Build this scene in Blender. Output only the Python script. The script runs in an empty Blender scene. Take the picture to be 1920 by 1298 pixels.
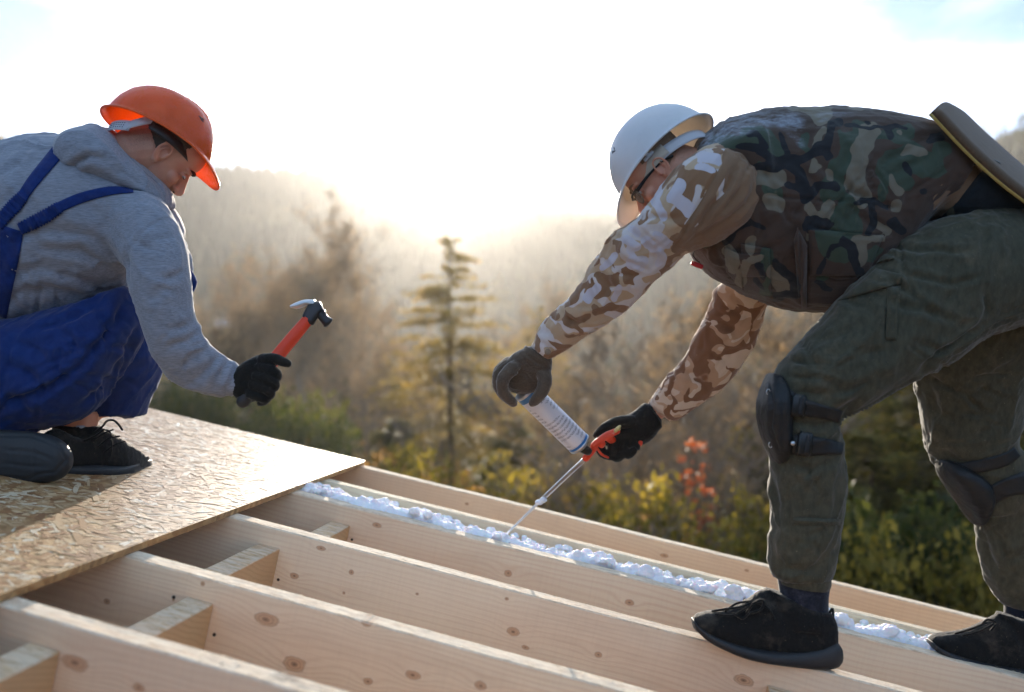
import bpy, math, random
import numpy as np
from mathutils import Vector, Matrix
from mathutils.bvhtree import BVHTree
random.seed(7); RNG = np.random.default_rng(7)
scene = bpy.context.scene
col = scene.collection
# ------------------------------------------------------------------ camera
F = 1867.0; CX, CY = 960.0, 645.0; CAMZ = 5.2
cam_d = bpy.data.cameras.new('camera'); cam = bpy.data.objects.new('camera', cam_d); col.objects.link(cam)
cam.location = (0, 0, CAMZ); cam.rotation_euler = (math.radians(90), 0, 0)
cam_d.sensor_width = 36; cam_d.lens = 36 * F / 1920
cam_d.shift_y = (CY - 649.0) / 1920
cam_d.clip_start = 0.05; cam_d.clip_end = 6000
cam_d.dof.use_dof = True; cam_d.dof.focus_distance = 2.42; cam_d.dof.aperture_fstop = 1.9
scene.camera = cam
# ------------------------------------------------------------------ sky, sun, exposure
SUN_EL = math.radians(9.0); SUN_AZ = math.atan2(840 - CX, F)      # azimuth from +Y towards +X
sdir = Vector((math.sin(SUN_AZ) * math.cos(SUN_EL), math.cos(SUN_AZ) * math.cos(SUN_EL), math.sin(SUN_EL)))
world = bpy.data.worlds.new("World"); scene.world = world; world.use_nodes = True
wn = world.node_tree.nodes; wl = world.node_tree.links
sky = wn.new('ShaderNodeTexSky'); sky.sky_type = 'NISHITA'; sky.sun_disc = False
sky.sun_elevation = SUN_EL; sky.sun_rotation = SUN_AZ
sky.altitude = 2500; sky.air_density = 0.6; sky.dust_density = 0.02; sky.ozone_density = 3.0
bg = wn['Background']; bg.inputs['Strength'].default_value = 0.05
wl.new(sky.outputs[0], bg.inputs['Color'])
# thin pale high cloud veil over the whole sky, the same all round, a little denser and dimmer in soft streaks
bg2 = wn.new('ShaderNodeBackground'); bg2.inputs['Strength'].default_value = 1.0
SKY_OFF = (5.5, 5.0, 9.1)
wtc = wn.new('ShaderNodeTexCoord'); wmp = wn.new('ShaderNodeMapping'); wmp.inputs['Scale'].default_value = (1, 1, 2.4); wmp.inputs['Location'].default_value = SKY_OFF; wl.new(wtc.outputs['Generated'], wmp.inputs['Vector'])
wnz = wn.new('ShaderNodeTexNoise'); wnz.inputs['Scale'].default_value = 2.6; wnz.inputs['Detail'].default_value = 6; wnz.inputs['Roughness'].default_value = .5; wnz.inputs['Distortion'].default_value = .4; wl.new(wmp.outputs[0], wnz.inputs['Vector'])
wdt = wn.new('ShaderNodeVectorMath'); wdt.operation = 'DOT_PRODUCT'; wl.new(wtc.outputs['Generated'], wdt.inputs[0]); wdt.inputs[1].default_value = tuple(sdir)
wmr = wn.new('ShaderNodeMapRange'); wmr.inputs['From Min'].default_value = .90; wmr.inputs['From Max'].default_value = .97; wmr.inputs['To Max'].default_value = .3; wl.new(wdt.outputs['Value'], wmr.inputs['Value'])
wma = wn.new('ShaderNodeMath'); wma.operation = 'ADD'; wl.new(wnz.outputs[0], wma.inputs[0]); wl.new(wmr.outputs[0], wma.inputs[1])
wcr = wn.new('ShaderNodeValToRGB'); wl.new(wma.outputs[0], wcr.inputs[0])
wcr.color_ramp.elements[0].position = .46; wcr.color_ramp.elements[0].color = (.03, .09, .16, 1); wcr.color_ramp.elements[1].position = .66; wcr.color_ramp.elements[1].color = (.42, .48, .54, 1)
wl.new(wcr.outputs[0], bg2.inputs['Color'])
wadd = wn.new('ShaderNodeAddShader'); wl.new(bg.outputs[0], wadd.inputs[0]); wl.new(bg2.outputs[0], wadd.inputs[1]); wl.new(wadd.outputs[0], wn['World Output'].inputs['Surface'])
sd = bpy.data.lights.new('sun', 'SUN'); sd.energy = 5.0; sd.angle = math.radians(0.6); sd.color = (1.0, 0.88, 0.72)
sun = bpy.data.objects.new('sun', sd); col.objects.link(sun)
sun.rotation_euler = sdir.to_track_quat('Z', 'Y').to_euler()
vs = scene.view_settings; vs.view_transform = 'Standard'; vs.look = 'None'; vs.gamma = 1; vs.use_curve_mapping = False
vs.exposure = 1.55
scene.render.engine = 'CYCLES'
cy = scene.cycles; cy.use_denoising = True; cy.max_bounces = 8; cy.transparent_max_bounces = 16; cy.volume_bounces = 0
cy.sample_clamp_indirect = 6; cy.use_adaptive_sampling = True; cy.adaptive_threshold = 0.015
# ------------------------------------------------------------------ helpers: noise, objects
def P(x, y, d):
    """photo pixel (1920 wide) + distance -> world point"""
    return Vector(((x - CX) / F * d, d, CAMZ + (CY - y) / F * d))
def proj(v):
    v = np.asarray(v); d = np.maximum(v[:, 1], 1e-3)
    return np.stack([CX + F * v[:, 0] / d, CY - F * (v[:, 2] - CAMZ) / d], 1)
def _h(ix, iy, iz, s):
    n = (ix * 374761393 + iy * 668265263 + iz * 2147483647 * 3 + s * 974634777) & 0xFFFFFFFF
    n = ((n ^ (n >> 13)) * 1274126177) & 0xFFFFFFFF
    return ((n ^ (n >> 16)) & 0xFFFF) / 32767.5 - 1.0
def vnoise(p, s=0):
    p = np.asarray(p, float); i = np.floor(p).astype(np.int64); f = p - i; f = f * f * f * (f * (f * 6 - 15) + 10)
    r = 0
    for a in (0, 1):
        for b in (0, 1):
            for c in (0, 1):
                w = (f[:, 0] if a else 1 - f[:, 0]) * (f[:, 1] if b else 1 - f[:, 1]) * (f[:, 2] if c else 1 - f[:, 2])
                r = r + w * _h(i[:, 0] + a, i[:, 1] + b, i[:, 2] + c, s)
    return r
def fbm(p, s=0, o=3):
    r = 0; a = 1.0; p = np.asarray(p, float)
    for k in range(o): r = r + a * vnoise(p, s + k); p = p * 2.03 + 11.3; a *= .5
    return r
def mesh_np(name, v, f, smooth=True):
    me = bpy.data.meshes.new(name)
    v = np.asarray(v, np.float32)
    if isinstance(f, np.ndarray):
        nf, k = f.shape
        me.vertices.add(len(v)); me.vertices.foreach_set('co', v.ravel())
        me.loops.add(nf * k); me.loops.foreach_set('vertex_index', f.astype(np.int32).ravel())
        me.polygons.add(nf); me.polygons.foreach_set('loop_start', np.arange(nf, dtype=np.int32) * k)
        me.update(calc_edges=True)
    else:
        me.from_pydata([tuple(map(float, p)) for p in v], [], [tuple(map(int, q)) for q in f]); me.update()
    me.polygons.foreach_set('use_smooth', [smooth] * len(me.polygons))
    return me
def link(name, me, mats=(), parent=None, loc=None):
    o = bpy.data.objects.new(name, me); col.objects.link(o)
    if me is not None:
        for m in (mats if isinstance(mats, (list, tuple)) else [mats]):
            if m is not None and len(me.materials) < 6 and m.name not in [x.name for x in me.materials]: me.materials.append(m)
    if parent is not None: o.parent = parent
    if loc is not None: o.location = loc
    return o
def tag(o, label=None, cat=None, group=None, kind=None):
    if label: o['label'] = label
    if cat: o['category'] = cat
    if group: o['group'] = group
    if kind: o['kind'] = kind
    return o
def empty(name, loc=(0, 0, 0)):
    o = bpy.data.objects.new(name, None); col.objects.link(o); o.location = loc; o.empty_display_size = .1
    return o
def join(parts):
    V = []; Fc = []; n = 0
    for v, f in parts:
        V.extend([tuple(p) for p in v]); Fc.extend([tuple(i + n for i in q) for q in f]); n += len(v)
    return V, Fc
# ------------------------------------------------------------------ helpers: materials
def srgb(r, g, b):
    return tuple(((c / 255) / 12.92 if c / 255 <= .04045 else ((c / 255 + .055) / 1.055) ** 2.4) for c in (r, g, b)) + (1,)
class NT:
    def __init__(s, name):
        s.m = bpy.data.materials.new(name); s.m.use_nodes = True; s.t = s.m.node_tree; s.n = s.t.nodes; s.l = s.t.links
        s.b = s.n['Principled BSDF']; s.out = s.n['Material Output']
        s.co = s.n.new('ShaderNodeTexCoord').outputs['Object']
    def put(s, sock, v):
        if v is None: return
        if hasattr(v, 'is_linked'): s.l.new(v, sock)
        else: sock.default_value = v
    def math(s, op, a, b=0.0, c=None):
        n = s.n.new('ShaderNodeMath'); n.operation = op; s.put(n.inputs[0], a); s.put(n.inputs[1], b)
        if c is not None: s.put(n.inputs[2], c)
        return n.outputs[0]
    def noise(s, scale, vec=None, detail=3, rough=.5, dist=0.0, out=0):
        n = s.n.new('ShaderNodeTexNoise'); s.put(n.inputs['Vector'], vec or s.co); s.put(n.inputs['Scale'], scale)
        s.put(n.inputs['Detail'], detail); s.put(n.inputs['Roughness'], rough); s.put(n.inputs['Distortion'], dist)
        return n.outputs[out]
    def vor(s, scale, vec=None, feature='F1', out='Distance', rnd=1.0):
        n = s.n.new('ShaderNodeTexVoronoi'); n.feature = feature; s.put(n.inputs['Vector'], vec or s.co); s.put(n.inputs['Scale'], scale)
        n.inputs['Randomness'].default_value = rnd
        return n.outputs[out]
    def wave(s, scale, vec=None, axis='X', dist=0.0, detail=2, kind='BANDS'):
        n = s.n.new('ShaderNodeTexWave'); n.wave_type = kind; n.bands_direction = axis; s.put(n.inputs['Vector'], vec or s.co)
        s.put(n.inputs['Scale'], scale); s.put(n.inputs['Distortion'], dist); s.put(n.inputs['Detail'], detail)
        return n.outputs['Fac']
    def map(s, scale=(1, 1, 1), rot=(0, 0, 0), loc=(0, 0, 0), vec=None):
        n = s.n.new('ShaderNodeMapping'); s.put(n.inputs['Vector'], vec or s.co)
        n.inputs['Scale'].default_value = scale; n.inputs['Rotation'].default_value = rot; n.inputs['Location'].default_value = loc
        return n.outputs[0]
    def ramp(s, fac, stops, interp='LINEAR'):
        n = s.n.new('ShaderNodeValToRGB'); s.put(n.inputs[0], fac); cr = n.color_ramp; cr.interpolation = interp
        while len(cr.elements) < len(stops): cr.elements.new(1.0)
        for e, (p, c) in zip(cr.elements, stops): e.position = p; e.color = c if hasattr(c, '__len__') else (c, c, c, 1)
        return n.outputs[0]
    def mix(s, fac, a, b, mode='MIX'):
        n = s.n.new('ShaderNodeMix'); n.data_type = 'RGBA'; n.blend_type = mode; n.clamp_factor = True
        s.put(n.inputs[0], fac); s.put(n.inputs[6], a); s.put(n.inputs[7], b)
        return n.outputs[2]
    def attr(s, name, out='Fac'):
        n = s.n.new('ShaderNodeAttribute'); n.attribute_name = name
        return n.outputs[out]
    def sep(s, vec=None):
        n = s.n.new('ShaderNodeSeparateXYZ'); s.put(n.inputs[0], vec or s.co)
        return n.outputs
    def bump(s, h, strength=.5, dist=.002, normal=None):
        n = s.n.new('ShaderNodeBump'); s.put(n.inputs['Height'], h); n.inputs['Strength'].default_value = strength
        n.inputs['Distance'].default_value = dist
        if normal is not None: s.l.new(normal, n.inputs['Normal'])
        s.l.new(n.outputs[0], s.b.inputs['Normal']); return n.outputs[0]
    def fin(s, color, rough=.8, spec=.5, **kw):
        s.put(s.b.inputs['Base Color'], color); s.put(s.b.inputs['Roughness'], rough); s.b.inputs['Specular IOR Level'].default_value = spec
        for k, v in kw.items(): s.put(s.b.inputs[k.replace('_', ' ')], v)
        return s.m
    def translucent(s, color, fac):
        t = s.n.new('ShaderNodeBsdfTranslucent'); s.put(t.inputs[0], color)
        x = s.n.new('ShaderNodeMixShader'); x.inputs[0].default_value = fac
        s.l.new(s.b.outputs[0], x.inputs[1]); s.l.new(t.outputs[0], x.inputs[2]); s.l.new(x.outputs[0], s.out.inputs[0])
        return s.m
def plain(name, c, rough=.6, spec=.5, bscale=0, bstr=.3, bdist=.001, var=.15, vscale=20, **kw):
    t = NT(name)
    n = t.noise(vscale, detail=4)
    colr = t.mix(n, tuple(x * (1 - var) for x in c[:3]) + (1,), tuple(min(1, x * (1 + var)) for x in c[:3]) + (1,))
    if bscale: t.bump(t.noise(bscale, detail=3), bstr, bdist)
    return t.fin(colr, rough, spec, **kw)
# ================================================================== terrain
def ridge(az):
    """elevation tangent of the skyline and its distance for an azimuth (radians, 0 = view axis, + = right)"""
    xs = [-3.15, -2.0, -1.2, -.75, -.51, -.30, -.17, -.135, -.06, 0, .10, .27, .44, .50, .8, 1.3, 2.0, 3.15]
    el = [.08, .10, .16, .19, .196, .176, .176, .150, .122, .142, .138, .155, .190, .205, .22, .2, .12, .08]
    di = [700, 700, 700, 760, 800, 820, 820, 860, 900, 900, 900, 620, 430, 400, 380, 420, 600, 700]
    return np.interp(az, xs, el), np.interp(az, xs, di) * .52
def ground_h(x, y):
    r = np.hypot(x, y); az = np.arctan2(x, y); el, di = ridge(az)
    top = CAMZ + el * di * .93 - 6
    low = np.interp(r, [0, 8, 30, 80, 180, 5000], [0, 0, -2.0, -9, -17, -17])
    low = low + np.interp(r, [0, 20, 60], [0, 0, 1]) * np.interp(az, [-3.2, -.2, .2, .5, 3.2], [2, 0, 1, 9, 6])
    t = np.clip((r - 75) / (di - 75), 0, 1); t = t * t * (3 - 2 * t)
    beyond = np.clip((r - di) / 300, 0, 1)
    p = np.stack([x / 60, y / 60, np.zeros_like(x)], 1)
    n = fbm(p, 3, 4) * np.interp(r, [0, 30, 200, 700], [0, .6, 3, 3.5])
    return low * (1 - t) + top * t - beyond * 90 + n * (1 - .6 * t)
def make_ground():
    na = 360; rs = np.concatenate([[0.01, 3, 6], np.geomspace(9, 1250, 90)])
    A, R = np.meshgrid(np.linspace(-np.pi, np.pi, na, endpoint=False), rs)
    X = (R * np.sin(A)).ravel(); Y = (R * np.cos(A)).ravel(); Z = ground_h(X, Y)
    nr = len(rs); i = np.arange(nr - 1)[:, None] * na; j = np.arange(na)[None]; j2 = (j + 1) % na
    f = np.stack([i + j, i + j2, i + na + j2, i + na + j], 2).reshape(-1, 4)
    f = f[:, ::-1]
    t = NT('meadow_ground')
    n1 = t.noise(.02, detail=6, rough=.6); n2 = t.noise(1.5, detail=6, rough=.7)
    c = t.ramp(n1, [(.35, srgb(48, 56, 38)), (.5, srgb(74, 72, 48)), (.62, srgb(54, 66, 42)), (.75, srgb(92, 86, 60))])
    c = t.mix(t.math('MULTIPLY', n2, .6), c, srgb(60, 50, 34))
    t.bump(n2, .6, .15)
    g = link('ground', mesh_np('ground', np.stack([X, Y, Z], 1), f), t.fin(c, .95, .1)); tag(g, kind='structure')
make_ground()
# ================================================================== vegetation
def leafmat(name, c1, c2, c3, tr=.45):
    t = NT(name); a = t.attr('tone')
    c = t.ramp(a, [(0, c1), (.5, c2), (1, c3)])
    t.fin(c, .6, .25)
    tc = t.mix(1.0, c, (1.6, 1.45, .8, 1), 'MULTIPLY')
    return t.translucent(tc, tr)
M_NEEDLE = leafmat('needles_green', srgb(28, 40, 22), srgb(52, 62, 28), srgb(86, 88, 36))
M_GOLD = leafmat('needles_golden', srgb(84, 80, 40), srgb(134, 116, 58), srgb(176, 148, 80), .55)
M_YEL = leafmat('leaves_yellow_green', srgb(60, 62, 28), srgb(104, 98, 42), srgb(158, 138, 60), .5)
M_RUST = leafmat('leaves_rust', srgb(84, 66, 48), srgb(122, 96, 64), srgb(156, 122, 82), .5)
M_RED = leafmat('leaves_orange_red', srgb(150, 74, 46), srgb(190, 104, 66), srgb(200, 136, 90), .35)
M_TWIG = leafmat('twigs_pale', srgb(92, 76, 64), srgb(132, 110, 92), srgb(168, 142, 118), .35)
M_BARK = plain('bark_brown', srgb(74, 60, 48), .9, .2, 30, .8, .02, .3, 3)
M_BIRCH = plain('bark_pale', srgb(128, 112, 96), .85, .2, 20, .5, .01, .3, 3)
def tris_mesh(name, C, N, T, size, tone, mat, aspect=.45):
    """many small leaf quads; C centres, N normals-ish, T long axis"""
    n = len(C); T = T / (np.linalg.norm(T, axis=1, keepdims=True) + 1e-9)
    B = np.cross(N, T); B /= (np.linalg.norm(B, axis=1, keepdims=True) + 1e-9)
    s = size[:, None]
    v = np.stack([C - T * s, C + B * s * aspect, C + T * s, C - B * s * aspect], 1).reshape(-1, 3)
    f = np.arange(n * 4).reshape(-1, 4)
    me = mesh_np(name, v, f, False)
    at = me.attributes.new('tone', 'FLOAT', 'FACE'); at.data.foreach_set('value', np.clip(tone, 0, 1).astype(np.float32))
    me.materials.append(mat)
    return me
def rnd(n, a=-1, b=1): return RNG.uniform(a, b, n)
def conifer_mesh(name, h, r, mat, n=9000, size=.11, sparse=.0, z0=.08, dens=13, ex=.8):
    nb = int(h * dens)
    zb = np.sort(z0 + (1 - z0) * RNG.random(nb) ** .85)
    az = rnd(nb, 0, 2 * np.pi); L = r * (1 - zb) ** ex * RNG.uniform(.55, 1.15, nb) + .08
    w = L + .1; w /= w.sum(); b = RNG.choice(nb, n, p=w)
    u = RNG.random(n) ** .7
    rad = L[b] * u
    z = zb[b] * h + .10 * rad - .35 * rad * rad / max(r, .5) + rnd(n) * .05
    side = rnd(n) * .22 * L[b] * (1 - u * .6)
    ca, sa = np.cos(az[b]), np.sin(az[b])
    C = np.stack([ca * rad - sa * side, sa * rad + ca * side, z - abs(side) * .3 + rnd(n) * .04], 1)
    T = np.stack([ca + rnd(n) * .7, sa + rnd(n) * .7, rnd(n) * .5 - .1], 1)
    N = np.stack([rnd(n) * .7, rnd(n) * .7, np.ones(n)], 1)
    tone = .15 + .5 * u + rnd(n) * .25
    if sparse: k = RNG.random(n) > sparse; C, T, N, tone = C[k], T[k], N[k], tone[k]
    return tris_mesh(name, C, N, T, RNG.uniform(.5, 1.3, len(C)) * size, tone, mat, .35)
def clump_mesh(name, h, r, mat, n=7000, size=.07, z0=.1):
    k = 46; cz = RNG.uniform(z0, 1, k) * h; ca = rnd(k, 0, 6.28); cr = r * np.sqrt(RNG.random(k)) * np.sqrt(np.clip(1.15 - np.abs(cz / h - .5) * 1.6, .1, 1))
    cs = RNG.uniform(.12, .3, k) * r
    b = RNG.integers(0, k, n); d = RNG.normal(size=(n, 3)); d /= np.linalg.norm(d, axis=1, keepdims=True)
    rr = RNG.random(n) ** .45
    C = np.stack([np.cos(ca[b]) * cr[b], np.sin(ca[b]) * cr[b], cz[b]], 1) + d * (cs[b] * rr)[:, None]
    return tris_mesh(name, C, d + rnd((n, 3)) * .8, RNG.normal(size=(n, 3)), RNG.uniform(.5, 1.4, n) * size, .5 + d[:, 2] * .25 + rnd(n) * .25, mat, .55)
def tube_np(pts, rad, k=5):
    pts = [Vector(p) for p in pts]; V = []; Fc = []
    up = Vector((.3, .2, 1))
    for i, p in enumerate(pts):
        d = (pts[min(i + 1, len(pts) - 1)] - pts[max(i - 1, 0)]).normalized()
        a = d.cross(up if abs(d.dot(up.normalized())) < .95 else Vector((1, 0, 0))).normalized(); b = d.cross(a)
        for j in range(k):
            t = 2 * math.pi * j / k; V.append(p + (a * math.cos(t) + b * math.sin(t)) * rad[i])
    for i in range(len(pts) - 1):
        for j in range(k):
            j2 = (j + 1) % k; Fc.append((i * k + j, i * k + j2, (i + 1) * k + j2, (i + 1) * k + j))
    Fc.append(tuple(range(k))[::-1]); Fc.append(tuple((len(pts) - 1) * k + j for j in range(k)))
    return V, Fc
def trunk_mesh(name, h, r0, mat, lean=.02, k=7):
    pts = [(lean * h * math.sin(i * .9) * .3, lean * h * math.cos(i * 1.3) * .3, h * i / 7) for i in range(8)]
    v, f = tube_np(pts, [r0 * (1 - .93 * i / 7) for i in range(8)], k)
    me = mesh_np(name, v, f); me.materials.append(mat); return me
def bare_tree(name, h, r0, mat, leafm, spread=.55, depth=5, seed=1, nleaf=1500, tips_r=.004, tw=.11):
    rd = random.Random(seed); parts = []; tips = []
    def grow(p, d, L, r, lev):
        pts = [p]; rr = [r]; q = p
        m = 4 if lev < 2 else 3
        for i in range(m):
            d = (d + Vector((rd.uniform(-1, 1), rd.uniform(-1, 1), rd.uniform(-.5, .7))) * .13).normalized()
            q = q + d * L / m; pts.append(q); rr.append(max(tips_r, r * (1 - .5 * (i + 1) / m)))
            if lev < depth and (lev > 0 or i > 0):
                for _ in range(2 if lev < 3 else 2):
                    if rd.random() < (.8 if lev else .9):
                        ax = Vector((rd.uniform(-1, 1), rd.uniform(-1, 1), rd.uniform(-.2, .6))).normalized()
                        grow(q, (d * (1 - spread) + ax * spread + Vector((0, 0, .12))).normalized(), L * rd.uniform(.38, .6), rr[-1] * .5, lev + 1)
        parts.append((pts, rr, 5 if lev < 2 else 3))
        if lev >= depth - 1: tips.extend(pts[1:])
    grow(Vector((0, 0, 0)), Vector((0, 0, 1)), h * .8, r0, 0)
    v, f = join([tube_np(a, b, c) for a, b, c in parts])
    me = mesh_np(name, v, f); me.materials.append(mat)
    lm = None
    if leafm and tips:
        T = np.array([tuple(t) for t in tips]); C = T[RNG.integers(0, len(T), nleaf)] + RNG.normal(size=(nleaf, 3)) * .06
        C = C + RNG.normal(size=(nleaf, 3)) * .1; lm = tris_mesh(name + '_leaves', C, RNG.normal(size=(nleaf, 3)), RNG.normal(size=(nleaf, 3)) + [0, 0, .6], RNG.uniform(.3, 1.2, nleaf) * tw, RNG.random(nleaf), leafm, .09)
    return me, lm
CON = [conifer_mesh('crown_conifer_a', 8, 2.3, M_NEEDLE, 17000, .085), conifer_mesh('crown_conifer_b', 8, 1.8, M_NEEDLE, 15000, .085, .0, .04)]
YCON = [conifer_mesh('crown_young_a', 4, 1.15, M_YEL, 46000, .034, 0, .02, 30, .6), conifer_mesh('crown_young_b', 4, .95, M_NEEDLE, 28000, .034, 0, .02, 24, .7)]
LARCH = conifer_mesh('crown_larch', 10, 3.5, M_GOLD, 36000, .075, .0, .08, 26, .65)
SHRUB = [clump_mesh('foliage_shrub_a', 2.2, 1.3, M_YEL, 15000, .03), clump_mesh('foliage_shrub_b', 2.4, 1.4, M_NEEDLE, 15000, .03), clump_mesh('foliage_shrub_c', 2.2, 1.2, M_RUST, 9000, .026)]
TRUNK8 = trunk_mesh('trunk_conifer', 7.6, .13, M_BARK); TRUNK10 = trunk_mesh('trunk_larch', 9.8, .14, M_BARK, .01); TRUNK4 = trunk_mesh('trunk_young', 3.8, .06, M_BARK); STEM = trunk_mesh('stem_shrub', 1.6, .04, M_BARK, .1, 5)
def mz(m): return max(v.co.z for v in m.vertices)
BARE = [bare_tree('branches_birch', 9, .11, M_BIRCH, M_TWIG, .5, 5, 3, 16000), bare_tree('branches_bare', 6, .09, M_BARK, M_TWIG, .6, 5, 9, 9000)]
TWIG = bare_tree('branches_bramble', 2.6, .03, M_BIRCH, M_TWIG, .65, 5, 21, 5000, .003, .028)
def plant(kind, name, trunk, crown, px, dist, base_off, s, label, cat, group, rot=None, tn='trunk', cn='crown', extra=None):
    x = (px - CX) / F * dist; y = dist; z = float(ground_h(np.array([x]), np.array([y]))[0])
    e = empty(name, (x, y, z - base_off)); e.scale = (s, s, s) if not hasattr(s, '__len__') else s; e.rotation_euler = (0, 0, rot if rot is not None else random.uniform(0, 6.28))
    if trunk: link(tn, trunk, (), e)
    if crown: link(cn, crown, (), e)
    if extra: link('leaves', extra, (), e)
    tag(e, label, cat, group)
    return e
def scale_for(px_top, dist, px, hgt):
    x = (px - CX) / F * dist; z = float(ground_h(np.array([x]), np.array([dist]))[0])
    return (CAMZ + (CY - px_top) / F * dist - z) / hgt
ZN = [(0, 'past the left picture edge'), (330, 'behind the crouching man'), (480, 'under the raised glove'), (640, 'below the hammer head'), (790, 'left of the larch trunk'), (930, 'under the golden larch'), (1110, 'behind the foam can'), (1250, 'behind the gun hand'), (1430, 'left of the near knee pad'), (1580, 'behind the near shin'), (1730, 'between the two shins'), (1900, 'behind the far knee pad'), (9999, 'past the right picture edge')]
ORD = ['leftmost', 'second from left', 'third from left', 'fourth from left', 'fifth from left']
def labels(items, kinds):
    """items (px, kind index) -> one label each: kind, landmark it stands at, and order among its likes there"""
    z = [next(n for x, n in ZN if px <= x) for px, k in items]; out = []
    for i, (px, k) in enumerate(items):
        same = sorted([q[0] for q, zz in zip(items, z) if zz == z[i] and q[1] == k])
        out.append(kinds[k] + ' ' + z[i] + ('' if len(same) == 1 else ', ' + ORD[same.index(px)]))
    return out
# the golden larch in the middle and its neighbours
for i, (px, top, d) in enumerate([(845, 425, 21), (1010, 560, 30), (735, 640, 25)]):
    plant('larch', 'larch_tree', TRUNK10, LARCH, px, d, .2, scale_for(top, d, px, 10),
          ['tall golden larch with a thin straight trunk below the sun', 'smaller golden larch just right of the tallest one, behind the foam can', 'low golden larch left of the tallest one'][i], 'larch', 'golden larches beyond the roof', rot=i * 1.1)
for i, (px, top, d, k) in enumerate([(590, 325, 26, 0), (1165, 470, 15, 1), (520, 440, 34, 0), (1290, 560, 19, 0), (690, 520, 30, 1), (985, 500, 40, 0), (1085, 640, 22, 1), (480, 440, 30, 0), (640, 420, 30, 0), (745, 520, 34, 0), (1380, 600, 22, 0), (555, 560, 20, 1)]):
    me, lm = BARE[k]
    plant('bare', 'bare_tree', me, None, px, d, .1, scale_for(top, d, px, mz(me)),
          ['tall bare birch left of the sun, above the hammer', 'grey bare tree behind the near camouflage forearm', 'hazy bare tree behind the shoulder arm of the hooded man', 'grey bare tree behind the far camouflage sleeve', 'thin bare tree between the birch and the golden larch', 'distant bare tree right of the golden larch', 'low bare tree behind the foam can', 'bare tree behind the elbow of the hooded man', 'bare tree just right of the tall birch', 'thin bare tree touching the golden larch', 'pale bare tree between forearm and near thigh', 'low bare tree straight behind the hammer'][i],
          'bare tree', 'bare trees beyond the roof', rot=i * .9, tn='branches', extra=lm)
cl = [(470, 690, 30), (560, 740, 24), (650, 700, 30), (385, 620, 60), (330, 600, 48), (610, 650, 50), (520, 640, 60), (930, 690, 34), (1060, 680, 40), (1250, 660, 48), (1340, 640, 60), (1460, 650, 52), (1590, 690, 40), (1630, 660, 52), (1400, 690, 40), (440, 740, 24), (700, 760, 22), (150, 560, 50), (30, 560, 60), (-120, 500, 40), (1990, 520, 40), (2120, 560, 30), (780, 700, 40), (250, 700, 22)]
for i, (px, top, d) in enumerate(cl):
    s = scale_for(top, d, px, 8)
    if i == 0: LB = labels([(q[0], 0) for q in cl], ['dark blurred valley conifer'])
    plant('con', 'conifer_tree', TRUNK8, CON[i % 2], px, d, .2, s, LB[i], 'conifer', 'dark conifers in the valley')
yc = [(1706, 690, 9.5, 0), (1630, 800, 9, 0), (1790, 820, 9.8, 0), (1870, 930, 8.6, 0), (1425, 760, 10.5, 0), (1560, 900, 8.4, 0), (1350, 960, 10, 1), (1745, 900, 8.2, 1), (1480, 860, 9.4, 1), (1655, 740, 11.5, 0), (1600, 790, 10.8, 0), (1768, 745, 11, 0), (1850, 830, 10.4, 0), (1905, 780, 12, 1), (1240, 980, 9.5, 0), (1120, 900, 11.5, 0), (1000, 900, 12, 0), (920, 850, 14, 0), (820, 870, 14, 0), (740, 780, 15, 0), (640, 780, 17, 1), (560, 790, 16, 1), (480, 770, 18, 1), (400, 760, 18, 1), (1960, 800, 9.5, 0), (2080, 840, 9, 1), (330, 750, 20, 1), (1060, 800, 16, 0), (960, 780, 19, 0)]
for i, (px, top, d, k) in enumerate(yc):
    s = scale_for(top, d, px, 4)
    if i == 0: LB = labels([(q[0], q[3]) for q in yc], ['young yellow-green spruce in the thicket', 'young dark green spruce in the thicket'])
    lab = LB[i]
    plant('yc', 'young_spruce', TRUNK4, YCON[k], px, d, .1, (s * 1.4, s * 1.4, s), lab, 'spruce', 'young spruces in the thicket')
sh = [(1100, 930, 8.6, 0), (1200, 960, 8, 0), (1300, 960, 8.6, 2), (1400, 990, 7.8, 0), (1500, 1010, 7.4, 0), (1650, 1020, 7.2, 0), (1760, 1030, 7.4, 1), (1860, 1060, 7, 0), (1010, 930, 9, 2), (930, 900, 9.6, 0), (850, 880, 10, 2), (770, 860, 11, 0), (690, 850, 12, 2), (600, 840, 13, 1), (500, 810, 14, 1), (420, 800, 15, 1), (340, 780, 16, 1), (1960, 1040, 7.6, 1), (1560, 900, 10.6, 2)]
for i, (px, top, d, k) in enumerate(sh):
    s = scale_for(top, d, px, 2.3)
    if i == 0: LB = labels([(q[0], q[3]) for q in sh], ['low leafy %s shrub at the thicket foot' % q for q in ('yellow-green', 'dark green', 'rust-brown')])
    plant('sh', 'shrub', STEM, SHRUB[k], px, d, .05, (1.1, 1.1, s), LB[i], 'shrub', 'shrubs at the thicket foot', tn='stem', cn='foliage')
tw = [(1180, 640, 9), (1290, 600, 10.5), (1240, 560, 14), (1370, 700, 9), (1110, 760, 10), (1320, 800, 8.6), (700, 720, 16)]
for i, (px, top, d) in enumerate(tw):
    if i == 0: LB = labels([(q[0], 0) for q in tw], ['pale leafless bramble with arching twigs'])
    me, lm = TWIG
    plant('tw', 'bramble', me, None, px, d, .05, scale_for(top, d, px, mz(me)), LB[i], 'bramble', 'pale brambles', tn='branches', extra=lm)
RED = clump_mesh('foliage_red', .5, .15, M_RED, 150, .026)
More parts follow.
